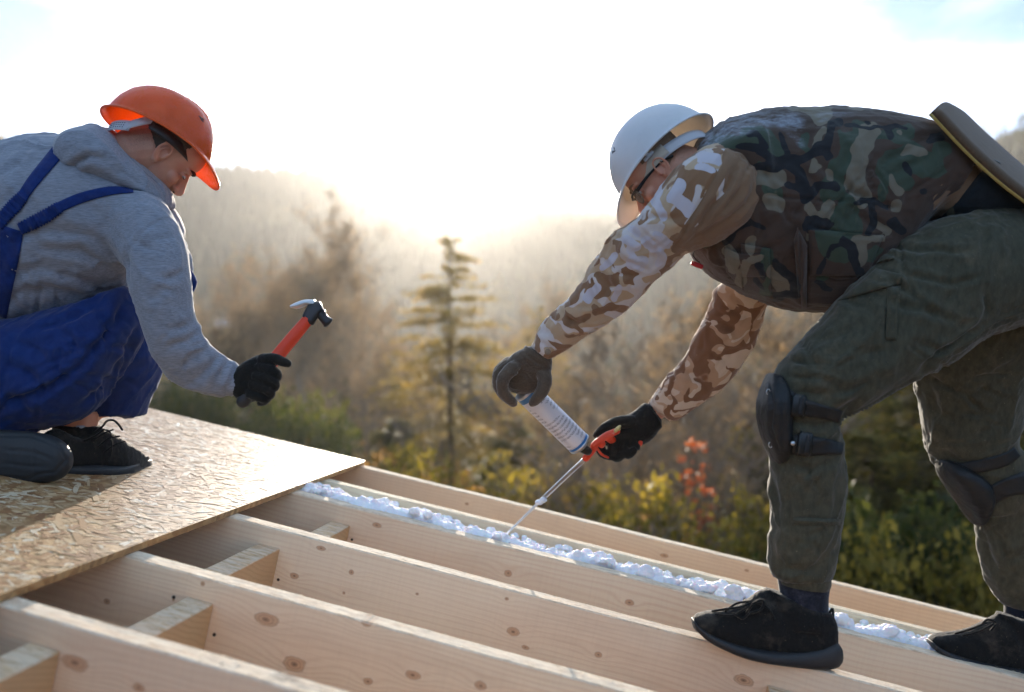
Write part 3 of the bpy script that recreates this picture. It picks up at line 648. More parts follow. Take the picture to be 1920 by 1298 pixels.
def remesh(parts, voxel, it=4):
    v, f = join(parts); me = mesh_np('work', v, f); o = bpy.data.objects.new('work', me); col.objects.link(o)
    m = o.modifiers.new('r', 'REMESH'); m.mode = 'VOXEL'; m.voxel_size = voxel; m.adaptivity = 0
    dg = bpy.context.evaluated_depsgraph_get(); ev = o.evaluated_get(dg); em = ev.to_mesh()
    V = np.empty(len(em.vertices) * 3, np.float32); em.vertices.foreach_get('co', V); V = V.reshape(-1, 3).astype(float)
    lt = np.empty(len(em.polygons), np.int32); em.polygons.foreach_get('loop_total', lt)
    li = np.empty(len(em.loops), np.int32); em.loops.foreach_get('vertex_index', li)
    ls = np.empty(len(em.polygons), np.int32); em.polygons.foreach_get('loop_start', ls)
    q = ls[lt == 4]; Fq = li[q[:, None] + np.arange(4)]
    ev.to_mesh_clear(); bpy.data.objects.remove(o); bpy.data.meshes.remove(me)
    return smooth(V, Fq, it), Fq
def _segd(p, poly):
    """distance of 2D points to a polyline"""
    best = np.full(len(p), 1e9); poly = [np.array(q[:2], float) for q in poly]
    if len(poly) == 1: return np.hypot(*(p - poly[0]).T)
    for a, b in zip(poly[:-1], poly[1:]):
        ab = b - a; t = np.clip(((p - a) @ ab) / (ab @ ab + 1e-9), 0, 1); best = np.minimum(best, np.hypot(*(p - a - t[:, None] * ab).T))
    return best
def facing(V, N):
    w = V - np.array([0, 0, CAMZ]); w /= np.linalg.norm(w, axis=1, keepdims=True); return np.clip(-(w * N).sum(1) * 3 + .4, 0, 1)
def creases(V, Fq, lst):
    """lst: (polyline px, width px, depth m); a groove with soft raised lips, only on the side modelled from the photo"""
    N = normals(V, Fq); px = proj(V); px = px + np.stack([vnoise(V * 25, 51), vnoise(V * 25, 52)], 1) * 2.5; fc = facing(V, N); D = np.zeros(len(V))
    for poly, w, dep in lst:
        poly = [np.array(q, float) for q in poly]; w = w * 1.15
        d = _segd(px, poly) / w; D += dep * fc * (-np.exp(-d * d) + .34 * np.exp(-(d - 1.9) ** 2 * .7)) * np.clip(np.minimum(np.hypot(*(px - poly[0][:2]).T), np.hypot(*(px - poly[-1][:2]).T)) / (w * 5 + 1) + .12, 0, 1)
    return V + N * D[:, None]
def rc(axis, halfw, n, seed, w=4.5, dep=.004, slant=.5):
    """random short folds running across a limb whose axis is a pixel polyline"""
    r = random.Random(seed); A = cat_rom(axis, 8); out = []
    for _ in range(n):
        i = r.randrange(1, len(A) - 1); d = A[i + 1] - A[i - 1]; d = d / np.hypot(*d); q = np.array([-d[1], d[0]]); h = np.interp(i, [0, len(A)], halfw)
        u0 = r.uniform(-1, .6) * h; u1 = u0 + r.uniform(.45, 1.1) * h; sl = r.uniform(-slant, slant) * h
        p = [A[i] + q * (u0 + (u1 - u0) * k / 3) + d * (sl * k / 3 + r.uniform(-1, 1) * h * .06) for k in range(4)]
        out.append((p, w * r.uniform(.5, 1.2), dep * r.uniform(.5, 1.3)))
    return out
def wrinkle(V, Fq, amp, scale, seed, direction=(1, 0, 0), stretch=4.0, ridged=True):
    N = normals(V, Fq); d = Vector(direction).normalized(); M = np.array([d, d.orthogonal().normalized(), d.cross(d.orthogonal()).normalized()])
    q = V @ M.T; q = q * np.array([scale / stretch, scale, scale]); q = q + np.stack([fbm(q * .7, seed + 20, 2)] * 3, 1) * .6
    n = fbm(q, seed, 3)
    if ridged: n = 1.1 * np.clip(1 - np.abs(n) * 1.5, 0, 1) ** 2.2 - .3
    return V + N * (n * amp)[:, None]
def cloth(name, V, Fq, mats, parent, attrs=None):
    me = mesh_np(name, V, Fq)
    for k, a in (attrs or {}).items():
        at = me.attributes.new(k, 'FLOAT', 'POINT'); at.data.foreach_set('value', a.astype(np.float32))
    o = link(name, me, mats, None); fixparent(o, parent)
    o['_'] = 1; del o['_']
    return o, BVHTree.FromPolygons([tuple(v) for v in V], [tuple(int(i) for i in q) for q in Fq])
def fixparent(o, parent):
    """parent keeping the world-space mesh where it is"""
    w = Vector((0, 0, 0)); p = parent
    while p is not None: w += p.location; p = p.parent
    o.parent = parent; o.location = -w if parent is not None else (0, 0, 0)
    # nested parents without their own offset
    if parent is not None and parent.parent is not None: o.location = Vector((0, 0, 0)) if parent.type == 'MESH' else o.location
def child(name, geo, mats, parent, smooth_=True, label=None):
    v, f = geo; me = mesh_np(name, v, f, smooth_); o = link(name, me, mats); fixparent(o, parent)
    if label: o['label'] = label
    return o
def hit(bvh, x, y, last):
    d = Vector(((x - CX) / F, 1, (CY - y) / F)).normalized(); h = bvh.ray_cast(Vector((0, 0, CAMZ)), d)
    if h[0] is None: return Vector((0, 0, CAMZ)) + d * last, d, last
    return h[0], d, (h[0] - Vector((0, 0, CAMZ))).length
def shell(G, thick):
    """G: grid[i][j] of (point, view dir) -> closed thin slab"""
    n, m = len(G), len(G[0]); top = [g[0] for r in G for g in r]; bot = [g[0] + g[1] * thick for r in G for g in r]
    f = []; o = n * m
    for i in range(n - 1):
        for j in range(m - 1):
            a, b, c, d = i * m + j, i * m + j + 1, (i + 1) * m + j + 1, (i + 1) * m + j
            f.append((a, d, c, b)); f.append((o + a, o + b, o + c, o + d))
    rim = [(0, j) for j in range(m)] + [(i, m - 1) for i in range(1, n)] + [(n - 1, j) for j in range(m - 2, -1, -1)] + [(i, 0) for i in range(n - 2, 0, -1)]
    for (i, j), (i2, j2) in zip(rim, rim[1:] + rim[:1]):
        a, b = i * m + j, i2 * m + j2; f.append((a, b, o + b, o + a))
    return [tuple(p) for p in top + bot], f
def strip(pts, w, bvh, off=.004, thick=.006, nu=30, nv=5, ruffle=None, last=2.4):
    C = cat_rom(pts, max(2, nu // (len(pts) - 1))); W = np.interp(np.linspace(0, 1, len(C)), np.linspace(0, 1, len(w)), w) if hasattr(w, '__len__') else np.full(len(C), w); G = []
    L = last
    for i in range(len(C)):
        d = C[min(i + 1, len(C) - 1)] - C[max(i - 1, 0)]; d = d / (np.hypot(*d) + 1e-9); nrm = np.array([-d[1], d[0]]); row = []
        for j in range(nv):
            u = (j / (nv - 1) - .5); ww = W[i]; of = off + .0015 * math.cos(u * math.pi)
            if ruffle:
                r = ruffle * np.interp(i / len(C), [0, .1, .9, 1], [.3, 1, 1, .3]); of += r * math.sin(i * 1.9 + math.sin(i * .7) * 2) * .5 + r * .5; ww = ww * (1 + .16 * math.sin(i * 2.3 + j))
            x, y = C[i] + nrm * u * ww; p, dd, L = hit(bvh, x, y, L); row.append((p - dd * of, dd))
        G.append(row)
    # smooth depth along the strip
    return shell(G, thick)
def patch(quad, bvh, off=.004, thick=.006, n=14, bulge=.003, last=2.3):
    """panel over a pixel quad (4 corners, in order)"""
    q = np.array(quad, float); G = []; L = last
    for i in range(n):
        u = i / (n - 1); row = []
        for j in range(n):
            v = j / (n - 1); x, y = (q[0] * (1 - u) + q[1] * u) * (1 - v) + (q[3] * (1 - u) + q[2] * u) * v
            p, dd, L = hit(bvh, x, y, L); row.append((p - dd * (off + bulge * math.sin(math.pi * u) ** .5 * math.sin(math.pi * v) ** .5), dd))
        G.append(row)
    return shell(G, thick + bulge)
def field(V, lst, warp=5.0, seed=0):
    """signed px field: > 0 inside any of the strokes (polyline, radius)"""
    px = proj(V); px = px + np.stack([vnoise(V * 28, seed) + .5 * vnoise(V * 60, seed + 3), vnoise(V * 28, seed + 1) + .5 * vnoise(V * 60, seed + 4)], 1) * warp
    a = np.full(len(V), -1e3)
    for poly, r in lst: a = np.maximum(a, r - _segd(px, poly))
    return a
def frame_rot(f, u):
    f = Vector(f).normalized(); u = Vector(u); u = (u - f * u.dot(f)).normalized(); l = u.cross(f)
    return Matrix((f, l, u)).transposed()
def xf(geo, R, c): v, f = geo; c = Vector(c); return [tuple(c + R @ Vector(p)) for p in v], f
# ------------------------------------------------------------------ materials for the figures
def fabric(name, c1, c2, streak=(1, 1, 1), sscale=60, amount=.6, weave=900, wstr=.25, big=4, sheen=.25, dirt=None, tr=0.0):
    t = NT(name); n = t.noise(sscale, t.map(streak), 4, .65); b = t.noise(big, None, 4)
    c = t.mix(t.math('MULTIPLY', t.ramp(n, [(.35, 0), (.65, 1)]), amount), srgb(*c1), srgb(*c2))
    c = t.mix(t.math('MULTIPLY', b, .35), c, tuple(x * .7 for x in srgb(*c1)[:3]) + (1,))
    if dirt: c = t.mix(t.ramp(t.noise(14, None, 6, .75), [(.52, 0), (.75, .5)]), c, srgb(*dirt)); c = t.mix(t.ramp(t.noise(170, None, 3, .8), [(.68, 0), (.72, .6)]), c, srgb(168, 150, 124))
    h = t.math('ADD', t.math('MULTIPLY', t.noise(weave, None, 2), .5), t.math('MULTIPLY', t.noise(45, t.map(streak), 3), 1.2)); t.bump(h, wstr, .0016)
    t.fin(c, .88, .2, Sheen_Weight=sheen, Sheen_Roughness=.4)
    if tr: t.translucent(c, tr)
    return t.m
M_SKIN = NT('skin'); _c = M_SKIN.mix(M_SKIN.ramp(M_SKIN.noise(30, None, 4), [(.35, 0), (.7, .6)]), srgb(206, 150, 124), srgb(190, 118, 96)); M_SKIN.bump(M_SKIN.noise(500, None, 3), .12, .0006)
_c = M_SKIN.mix(M_SKIN.math('MULTIPLY', M_SKIN.attr('stub'), M_SKIN.ramp(M_SKIN.noise(420, None, 2), [(.3, .45), (.7, 1)])), _c, srgb(96, 74, 60))
M_SKIN = M_SKIN.fin(_c, .5, .4, Subsurface_Weight=.25, Subsurface_Scale=.01)
M_SKIN.node_tree.nodes['Principled BSDF'].inputs['Subsurface Radius'].default_value = (1, .3, .15)
def hairmat(name, c):
    t = NT(name); n = t.noise(240, t.map((.25, 1, 1)), 4, .7); t.bump(n, .9, .002)
    return t.fin(t.mix(n, srgb(*c), srgb(*[int(x * 1.7) for x in c])), .7, .25)
M_HAIR = hairmat('hair_dark', (46, 38, 32)); M_HAIR2 = hairmat('hair_brown', (92, 72, 56))
M_HOODIE = fabric('hoodie_grey_melange', (116, 120, 132), (164, 168, 180), (.25, 1, 3.5), 190, .75, 1200, .35, 5, .35)
M_BLUE = fabric('workwear_royal_blue', (18, 42, 96), (30, 62, 124), (1, 1, 1), 40, .4, 1500, .2, 4, .15)
M_BLUE2 = fabric('strap_blue', (18, 40, 96), (30, 60, 128), (1, 1, 1), 90, .5, 1400, .3, 4, .15)
M_OLIVE = fabric('trousers_grey_olive', (62, 60, 48), (86, 82, 66), (1, 1, .4), 90, .7, 1500, .35, 7, .25, (116, 104, 84))
M_BROWN = fabric('shirt_brown', (126, 96, 72), (150, 118, 90), (1, 1, .3), 50, .5, 1500, .25, 5, .25, tr=.12)
M_BLACK = fabric('knit_black', (15, 16, 17), (32, 33, 34), (1, 1, 1), 300, .6, 1500, .6, 8, .15, (92, 84, 74))
M_RUB = plain('rubber_black', srgb(36, 38, 42), .55, .4, 60, .25, .001)
M_PAD = plain('pad_black', srgb(22, 24, 27), .55, .4, 220, .5, .001, .5, 30)
M_BUCK = plain('buckle_black', srgb(18, 19, 21), .35, .5)
M_SOCK = fabric('sock_navy', (18, 22, 34), (34, 38, 54), (1, 1, .2), 160, .6, 1400, .5, 9, .3, (90, 94, 110))
M_SOCKG = fabric('sock_grey', (150, 156, 168), (176, 180, 190), (1, 1, 1), 60)
M_GLOVE = fabric('glove_black', (16, 17, 16), (32, 33, 32), (1, 1, 1), 300, .6, 1500, .5, 8, .2)
M_GLOVEB = fabric('glove_brown_grey', (78, 66, 56), (108, 94, 80), (1, 1, 1), 300, .6, 1500, .5, 8, .45)
M_METAL = plain('steel', srgb(190, 192, 196), .28, .5, 40, .1, .001, Metallic=1.0)
M_STEELD = plain('steel_dark', srgb(60, 60, 62), .35, .5, 40, .1, .001, Metallic=.8)
def plastic(name, c, tr, rough=.25, trc=None):
    t = NT(name); n = t.noise(25, None, 4); t.bump(t.noise(9, None, 2), .08, .002)
    scr = t.ramp(t.noise(90, t.map((.15, 1, .6), rot=(.3, .5, .9)), 5, .8), [(.64, 0), (.70, 1)]); gr_ = t.ramp(t.noise(12, None, 6, .75), [(.5, 0), (.75, .4)])
    bc = t.mix(gr_, t.mix(t.math('MULTIPLY', n, .25), srgb(*c), tuple(x * .75 for x in srgb(*c)[:3]) + (1,)), tuple(x * .62 for x in srgb(*c)[:3]) + (1,)); bc = t.mix(t.math('MULTIPLY', scr, .3), bc, srgb(214, 204, 190))
    t.fin(bc, t.ramp(t.noise(30, None, 5, .7), [(.4, rough), (.75, rough + .18)]), .5)
    return t.translucent(srgb(*(trc or c)), tr)
M_ORANGE = plastic('helmet_orange', (240, 104, 40), .42, .22, (255, 150, 12)); M_WHITE = plastic('helmet_white', (222, 224, 230), .22, .3, (250, 232, 208))
M_HARN = plastic('harness_white', (206, 208, 216), .2, .4); M_HARNT = plastic('harness_cream', (196, 186, 172), .2, .4)
M_ORP = plastic('handle_orange', (226, 70, 36), .12, .4); M_REDP = plastic('gun_orange_red', (226, 66, 30), .12, .35)
M_DOT = plain('hole_dark', srgb(60, 58, 60), .8)
def facemat(name, c, **k): return plain(name, c, **k)
# woodland camouflage vest: colours from per-vertex fields
def camo_vest():
    t = NT('vest_woodland'); c = srgb(72, 54, 44); n = t.noise(70, None, 3)
    def lay(c, name, colr):
        m = t.ramp(t.math('MULTIPLY_ADD', t.math('ADD', t.attr(name), t.math('MULTIPLY', t.math('SUBTRACT', n, .5), 3.0)), .5, .5), [(.45, 0), (.55, 1)]); return t.mix(m, c, colr)
    c = lay(c, 'f_green', srgb(60, 72, 58)); c = lay(c, 'f_tan', srgb(118, 108, 92)); c = lay(c, 'f_black', srgb(24, 26, 32))
    c = t.mix(t.math('MULTIPLY', t.noise(5, None, 4), .3), c, srgb(40, 36, 34)); fr = t.math('MULTIPLY', t.ramp(t.attr('f_dust'), [(0, 0), (1, 1)]), t.ramp(t.noise(38, t.map((.5, 1, 1.5)), 6, .8), [(.40, 0), (.66, 1)]))
    c = t.mix(t.math('MULTIPLY', fr, .8), c, srgb(168, 176, 190))
    t.bump(t.math('ADD', t.noise(1500, None, 2), t.math('MULTIPLY', t.noise(40, None, 3), 1.5)), .3, .0015)
    return t.fin(c, .85, .25, Sheen_Weight=.2)
M_CAMO = camo_vest()
def camo_desert():
    t = NT('sleeve_desert'); w = t.mix(.10, t.co, t.noise(7, None, 2, out=1)); a = t.noise(15, t.map((1, 1, 1.3), vec=w), 1.2, .4, .8); b = t.noise(19, t.map((1, 1, 1), loc=(5, 3, 1), vec=w), 1.2, .4, .8)
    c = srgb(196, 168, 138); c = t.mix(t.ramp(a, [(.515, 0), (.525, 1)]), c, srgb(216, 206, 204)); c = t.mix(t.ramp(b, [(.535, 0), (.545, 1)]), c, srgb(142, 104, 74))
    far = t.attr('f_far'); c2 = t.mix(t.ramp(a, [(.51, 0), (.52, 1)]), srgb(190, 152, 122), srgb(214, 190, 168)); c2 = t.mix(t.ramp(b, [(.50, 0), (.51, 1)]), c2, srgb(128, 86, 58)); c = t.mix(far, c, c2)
    br = t.ramp(t.math('MULTIPLY_ADD', t.attr('f_brown'), .5, .5), [(.45, 0), (.55, 1)]); c = t.mix(br, c, srgb(136, 104, 78))
    wh = t.ramp(t.math('MULTIPLY_ADD', t.attr('f_white'), .5, .5), [(.45, 0), (.55, 1)]); c = t.mix(wh, c, srgb(208, 202, 212))
    c = t.mix(t.math('MULTIPLY', t.noise(6, None, 4), .2), c, srgb(120, 100, 84))
    t.bump(t.math('ADD', t.noise(1500, None, 2), t.math('MULTIPLY', t.noise(40, None, 3), 1.5)), .3, .0015)
    t.fin(c, .85, .25, Sheen_Weight=.35)
    return t.translucent(c, .15)
M_DESERT = camo_desert()
def body(V1, F1, V2, F2, R, c, parent, amt=.8):
    V = np.concatenate([V1, V2]); Fq = np.concatenate([F1, F2 + len(V1)]); Ri = np.array(R.inverted()); q = (V - np.array(c)) @ Ri.T
    st = np.zeros(len(V)); h = q[:len(V1)]
    st[:len(V1)] = np.maximum(np.clip((-.018 - h[:, 0]) * 22, 0, 1) * np.clip((h[:, 2] + .12) * 12, 0, 1), .55 * np.clip((-.035 - h[:, 2]) * 25, 0, 1) * np.clip((h[:, 0] + .02) * 20, 0, 1) * np.clip((.105 - h[:, 0]) * 30, 0, 1))
    me = mesh_np('body', V, Fq); at = me.attributes.new('stub', 'FLOAT', 'POINT'); at.data.foreach_set('value', (st * amt).astype(np.float32))
    o = link('body', me, M_SKIN); fixparent(o, parent); return o
# ------------------------------------------------------------------ head, helmet
HS = .88
def head_parts():
    sl = [(-.120, .078, .050, .020), (-.110, .088, .018, .038), (-.090, .089, -.008, .050), (-.060, .086, -.045, .060), (-.030, .084, -.075, .066), (0, .080, -.092, .071), (.025, .091, -.099, .075), (.06, .088, -.100, .077), (.09, .066, -.084, .068), (.110, .03, -.05, .044), (.118, .0, -.02, .018)]
    S = cat_rom(sl, 3); k = 32; a = np.arange(k) * 2 * np.pi / k; R = []
    for z, xf_, xb, hw in S:
        ca, sa = np.cos(a), np.sin(a); R.append(np.stack([(xf_ + xb) / 2 + (xf_ - xb) / 2 * np.sign(ca) * abs(ca) ** .88, hw * np.sign(sa) * abs(sa) ** .9, np.full(k, z)], 1))
    p = [rings_to_mesh(np.array(R), .3)]
    p.append(tube([(.076, 0, .014), (.084, 0, -.005), (.092, 0, -.024), (.098, 0, -.034), (.090, 0, -.040)], [.010, .011, .012, .013, .012]))
    p.append(tube([(.082, 0, .012), (.094, 0, -.005), (.108, 0, -.026), (.114, 0, -.036), (.104, 0, -.044), (.084, 0, -.046)], [.007, .0075, .009, .0105, .0095, .008]))
    for s in (-1, 1):
        p += [ell((.096, .012 * s, -.038), (.011, .007, .0075), n=6), ell((.078, .031 * s, .019), (.015, .024, .008), n=6), ell((.064, .044 * s, -.024), (.022, .018, .018), n=6),
              ell((.083, .018 * s, -.07), (.010, .018, .006), n=6), ell((.04, .05 * s, -.078), (.035, .014, .022), n=6), ell((.079, .031 * s, .001), (.011, .014, .0075), n=6)]
    p += [ell((.088, 0, -.062), (.009, .020, .0055), n=6), ell((.087, 0, -.073), (.009, .018, .006), n=6), ell((.080, 0, -.100), (.017, .022, .017), n=6)]
    return p
def ear_parts(s):
    """built round its own centre, in head axes"""
    y = .076 * s; o = []
    o.append(ell((-.002, y - .004 * s, -.010), (.015, .006, .026), n=8)); o.append(ell((.002, y, -.036), (.009, .005, .010), n=6))
    o.append(tube([(.012, y + .002 * s, -.016), (.013, y + .005 * s, .004), (.006, y + .009 * s, .019), (-.008, y + .012 * s, .021), (-.019, y + .013 * s, .009), (-.020, y + .012 * s, -.010), (-.012, y + .009 * s, -.028), (0, y + .005 * s, -.038)], [.003, .0034, .0036, .0038, .0038, .0036, .0034, .005], k=8))
    o.append(tube([(.002, y + .004 * s, .010), (-.007, y + .007 * s, .008), (-.011, y + .008 * s, -.006), (-.006, y + .007 * s, -.021), (.003, y + .005 * s, -.026)], [.0025, .0028, .0028, .0028, .0035], k=8))
    o.append(ell((.012, y + .001 * s, -.010), (.0045, .005, .008), n=6))
    return o
def helmet(parent, name, R, c, mat, hmat, label, a=.130, b=.108, h=.128, nridge=3, peak=.052, dots=True, flip=1, side_=-1):
    n, m = 96, 26; 
    def surf(ph, v, inner=0):
        # v: 0 = rim, 1 = crown
        th = v * math.pi / 2; f = math.cos(th) ** .82; z = h * math.sin(th) ** 1.05
        x = a * f * math.cos(ph); y = b * f * math.sin(ph)
        rid = 0
        if v > .12:
            for q in ((-.022, 0, .022) if nridge == 3 else (0,)):
                rid += .0045 * math.exp(-((y - q) / .0045) ** 2) * min(1, (v - .12) * 5) * (1 if x < .08 else max(0, 1 - (x - .08) / .03))
        s = 1 - inner * .003 / max(.02, math.hypot(x, y) + z)
        d = Vector((x / a / a, y / b / b, z / h / h)).normalized() if (abs(x) + abs(y) + z) > 0 else Vector((0, 0, 1))
        p = Vector((x, y, z)) + d * (rid if not inner else -.0028)
        return p
    def brim(ph, e, up):
        pk = math.exp(-(abs(ph) / .72) ** 4); dl = .25 + .34 * pk * e
        L = .006 + peak * pk + .005 * math.exp(-((abs(abs(ph) - math.pi)) / .7) ** 2)
        d = Vector((math.cos(ph), math.sin(ph) * .9, 0)).normalized()
        return Vector((a * math.cos(ph), b * math.sin(ph), 0)) + d * L * e * math.cos(dl) + Vector((0, 0, -math.sin(dl) * L * e - .004 * e + up))
    V = []; rows = []
    for e in (1, .8, .5, .2): rows.append([brim(2 * math.pi * j / n - math.pi, e, 0) for j in range(n)])
    for i in range(m): rows.append([surf(2 * math.pi * j / n - math.pi, i / m) for j in range(n)])
    V = [p for r in rows for p in r]; nr = len(rows); top = len(V); V.append(Vector((0, 0, h + .003)))
    inn = []
    for e in (1, .8, .5, .2): inn.append([brim(2 * math.pi * j / n - math.pi, e, -.0028) for j in range(n)])
    for i in range(m): inn.append([surf(2 * math.pi * j / n - math.pi, i / m, 1) for j in range(n)])
    o2 = len(V); V += [p for r in inn for p in r]; top2 = len(V); V.append(Vector((0, 0, h - .003)))
    f = []
    for i in range(nr - 1):
        for j in range(n):
            j2 = (j + 1) % n; f.append((i * n + j, i * n + j2, (i + 1) * n + j2, (i + 1) * n + j)); f.append((o2 + i * n + j2, o2 + i * n + j, o2 + (i + 1) * n + j, o2 + (i + 1) * n + j2))
    for j in range(n):
        j2 = (j + 1) % n; f.append(((nr - 1) * n + j, (nr - 1) * n + j2, top)); f.append((o2 + (nr - 1) * n + j2, o2 + (nr - 1) * n + j, top2)); f.append((j2, j, o2 + j, o2 + j2))
    # rim bead
    hm = child(name, xf(([tuple(p) for p in V], f), R, c), mat, parent, label=label)
    bead = tube([brim(2 * math.pi * j / 60 - math.pi, 1, -.0012) for j in range(61)], [.0026] * 2, k=6, sub=1)
    child('rim_bead', xf(bead, R, c), mat, hm)
    # small vent slots
    sl = []
    for sy in (-1, 1):
        for dx, dz in ((0, 0), (.012, -.004), (-.012, .004), (.02, .006)):
            p = surf(sy * .75 + dx * 3, .42 + dz * 4); nn = Vector((p.x / a / a, p.y / b / b, p.z / h / h)).normalized(); tx = nn.orthogonal().normalized(); child('vent_slot', xf(obox(p + nn * .0004, tx * .0045, nn.cross(tx) * .0013, nn * .0006), R, c), M_DOT, hm)
    return hm
def band(R, c, rx, ry, zs, w, ph0, ph1, n=40, x0=0.0, th=.0018):
    """strap following the head, zs(ph) its height"""
    G = []
    for i in range(n):
        ph = ph0 + (ph1 - ph0) * i / (n - 1); z = zs(ph); ww = w(ph) if callable(w) else w; row = []
        for j in range(4):
            zz = z + ww * (j / 3 - .5); row.append((Vector((x0 + rx * math.cos(ph), ry * math.sin(ph), zz)), -Vector((math.cos(ph), math.sin(ph), 0))))
        G.append(row)
    return xf(shell(G, th), R, c)
# ================================================================== man on the left (orange helmet, grey hoodie, blue overalls)
def shoe(parent, secs_up, secs_sole, collar, laces, label=None, mat=None):
    V, Fq = remesh([lp(secs_up, pw=2.3, sub=3), lp(collar, pw=2.2, sub=2, cap=.1)], .0035, 4)
    V = wrinkle(V, Fq, .0012, 60, 3, (0, 0, 1), 2)
    s, bv = cloth('shoe', V, Fq, mat or M_BLACK, parent)
    if label: s['label'] = label
    v, f = lp(secs_sole, pw=3.2, sub=4, cap=.3); child('sole', (v, f), M_RUB, s)
    for pts, r in laces: child('lace', tp(pts, [r] * 2, k=7, sub=5), M_BLACK, s)
    return s
man_l = empty('person', roofw(-1.75, 2.55, .016)); ML = man_l
tag(man_l, 'man crouching on the board in orange hard hat, grey hoodie and overalls, holding a hammer', 'person', 'two roofers at work')
LT = [(-190, 480, -150, 740, 2.58, .17), (-110, 345, -70, 690, 2.56, .19), (-45, 298, 10, 640, 2.54, .205), (30, 268, 100, 610, 2.52, .215), (95, 256, 165, 584, 2.51, .215), (150, 262, 225, 545, 2.50, .21), (205, 285, 270, 515, 2.49, .19), (262, 330, 310, 480, 2.47, .16), (300, 372, 330, 448, 2.45, .10)]
LARM = [(215, 335, 200, 470, 2.40, .075), (300, 372, 236, 500, 2.34, .078), (346, 450, 242, 535, 2.31, .072), (357, 520, 254, 575, 2.30, .066), (363, 585, 270, 628, 2.30, .060), (374, 622, 288, 672, 2.31, .056), (398, 650, 318, 708, 2.33, .052), (424, 668, 358, 732, 2.35, .046), (446, 680, 405, 746, 2.36, .042), (457, 700, 446, 742, 2.365, .038)]
LARM2 = [(290, 380, 330, 440, 2.62, .07), (352, 470, 300, 520, 2.66, .06), (350, 560, 300, 570, 2.68, .055), (330, 640, 285, 620, 2.68, .05)]
V, Fq = remesh([lp(LT), lp(LARM, pw=2.1), lp(LARM2)], .0055, 5)
V = wrinkle(V, Fq, .006, 9, 31, (.6, 0, -.8), 3.5); V = wrinkle(V, Fq, .0022, 26, 37, (.7, 0, -.7), 3)
cr = [([(243, 470), (262, 440), (300, 412), (330, 408)], 3, .003), ([(241, 470), (238, 500), (243, 535)], 5, .008), ([(0, 520), (80, 500), (160, 520)], 10, .006), ([(10, 560), (90, 540), (170, 555)], 9, .006),
      ([(60, 470), (150, 470), (215, 520)], 9, .007), ([(90, 430), (170, 445), (235, 500)], 9, .006), ([(120, 520), (180, 530), (200, 545)], 7, .008), ([(0, 460), (60, 440), (130, 430)], 10, .005), ([(10, 330), (50, 310), (90, 280)], 8, .004),
      ([(0, 330), (40, 300), (60, 270)], 6, .004), ([(365, 600), (340, 615), (300, 620)], 6, .005), ([(375, 628), (350, 640), (305, 655)], 6, .006), ([(392, 650), (368, 668), (330, 690)], 6, .006), ([(412, 662), (392, 690), (365, 715)], 6, .005),
      ([(430, 674), (415, 700), (400, 735)], 5, .005), ([(445, 684), (436, 710), (428, 742)], 4, .004), ([(352, 500), (320, 520), (290, 560)], 9, .004), ([(0, 600), (60, 603), (130, 590), (170, 560)], 3, .002)]
cr += rc([(330, 560), (340, 640), (380, 690), (440, 712)], (44, 32), 16, 5, 4, .004) + rc([(300, 430), (300, 560)], (55, 46), 7, 6, 6, .004) + rc([(-40, 480), (80, 450), (200, 430)], (150, 90), 14, 7, 8, .005, 1.2) + rc([(20, 590), (200, 540)], (40, 30), 10, 8, 6, .005)
V = creases(V, Fq, cr)
hood_o, BVL = cloth('hoodie', V, Fq, M_HOODIE, ML); hood_o['label'] = 'grey melange hooded sweatshirt'
# hood lying on the shoulders
HD = [(112, 292, 118, 318, 2.46, .05), (133, 256, 140, 338, 2.45, .11), (165, 244, 172, 348, 2.44, .14), (200, 240, 215, 360, 2.43, .14), (228, 262, 250, 368, 2.42, .125), (258, 298, 280, 378, 2.42, .11), (288, 326, 304, 390, 2.42, .09), (312, 352, 314, 392, 2.42, .06)]
V, Fq = remesh([lp(HD, cap=.5)], .0045, 5)
V = wrinkle(V, Fq, .004, 12, 71, (.7, 0, -.6), 3)
V = creases(V, Fq, [([(126, 326), (145, 305), (165, 292), (200, 300)], 6, .010), ([(172, 262), (160, 285), (150, 300)], 8, .008), ([(165, 340), (210, 350), (260, 362), (300, 380)], 4, .006), ([(214, 256), (250, 300), (290, 340), (310, 370)], 4, .005), ([(200, 300), (250, 335), (300, 365)], 9, .008), ([(136, 262), (130, 290)], 7, .006)])
hd_o, BVH_ = cloth('hood', V, Fq, M_HOODIE, ML)
child('hood_drawstring_edge', strip([(206, 246), (236, 282), (272, 318), (303, 346), (313, 372), (311, 388)], 9, BVH_, .001, .004, 36), M_HOODIE, hd_o)
# head and body
RL = frame_rot((math.cos(math.radians(54)) * .93, .24, -math.sin(math.radians(54))), (.76, .14, .62)) @ Matrix.Scale(HS, 3) @ Matrix.Scale(.93, 3, (1, 0, 0))
earL = P(304, 287, 2.39); HL = earL - RL @ Vector((-.002, -.076, -.010))
nk = [HL + RL @ Vector(p) for p in ((-.03, 0, -.03), (-.055, 0, -.10))] + [P(235, 370, 2.5), P(160, 400, 2.5)]
hp = [xf(g, RL, HL) for g in head_parts() + ear_parts(-1) + ear_parts(1)] + [tube(nk, [.066, .060, .062, .075], k=20)]
V1, F1 = remesh(hp, .0022, 2)
low = [lp(LT, .86, k=16, sub=2), lp(LARM, .72, k=12, sub=2), lp(LARM2, .7, k=12, sub=2), tp([(446, 716, 2.365), (470, 710, 2.37), (490, 708, 2.37)], [.026, .03, .026])]
LTR = [(-150, 560, -150, 800, 2.52, .2), (-70, 600, -60, 815, 2.48, .19), (10, 596, 10, 812, 2.46, .17), (70, 588, 60, 806, 2.45, .15), (130, 572, 120, 794, 2.44, .135), (190, 555, 172, 768, 2.43, .12), (236, 540, 216, 700, 2.43, .10), (262, 570, 250, 650, 2.44, .07)]
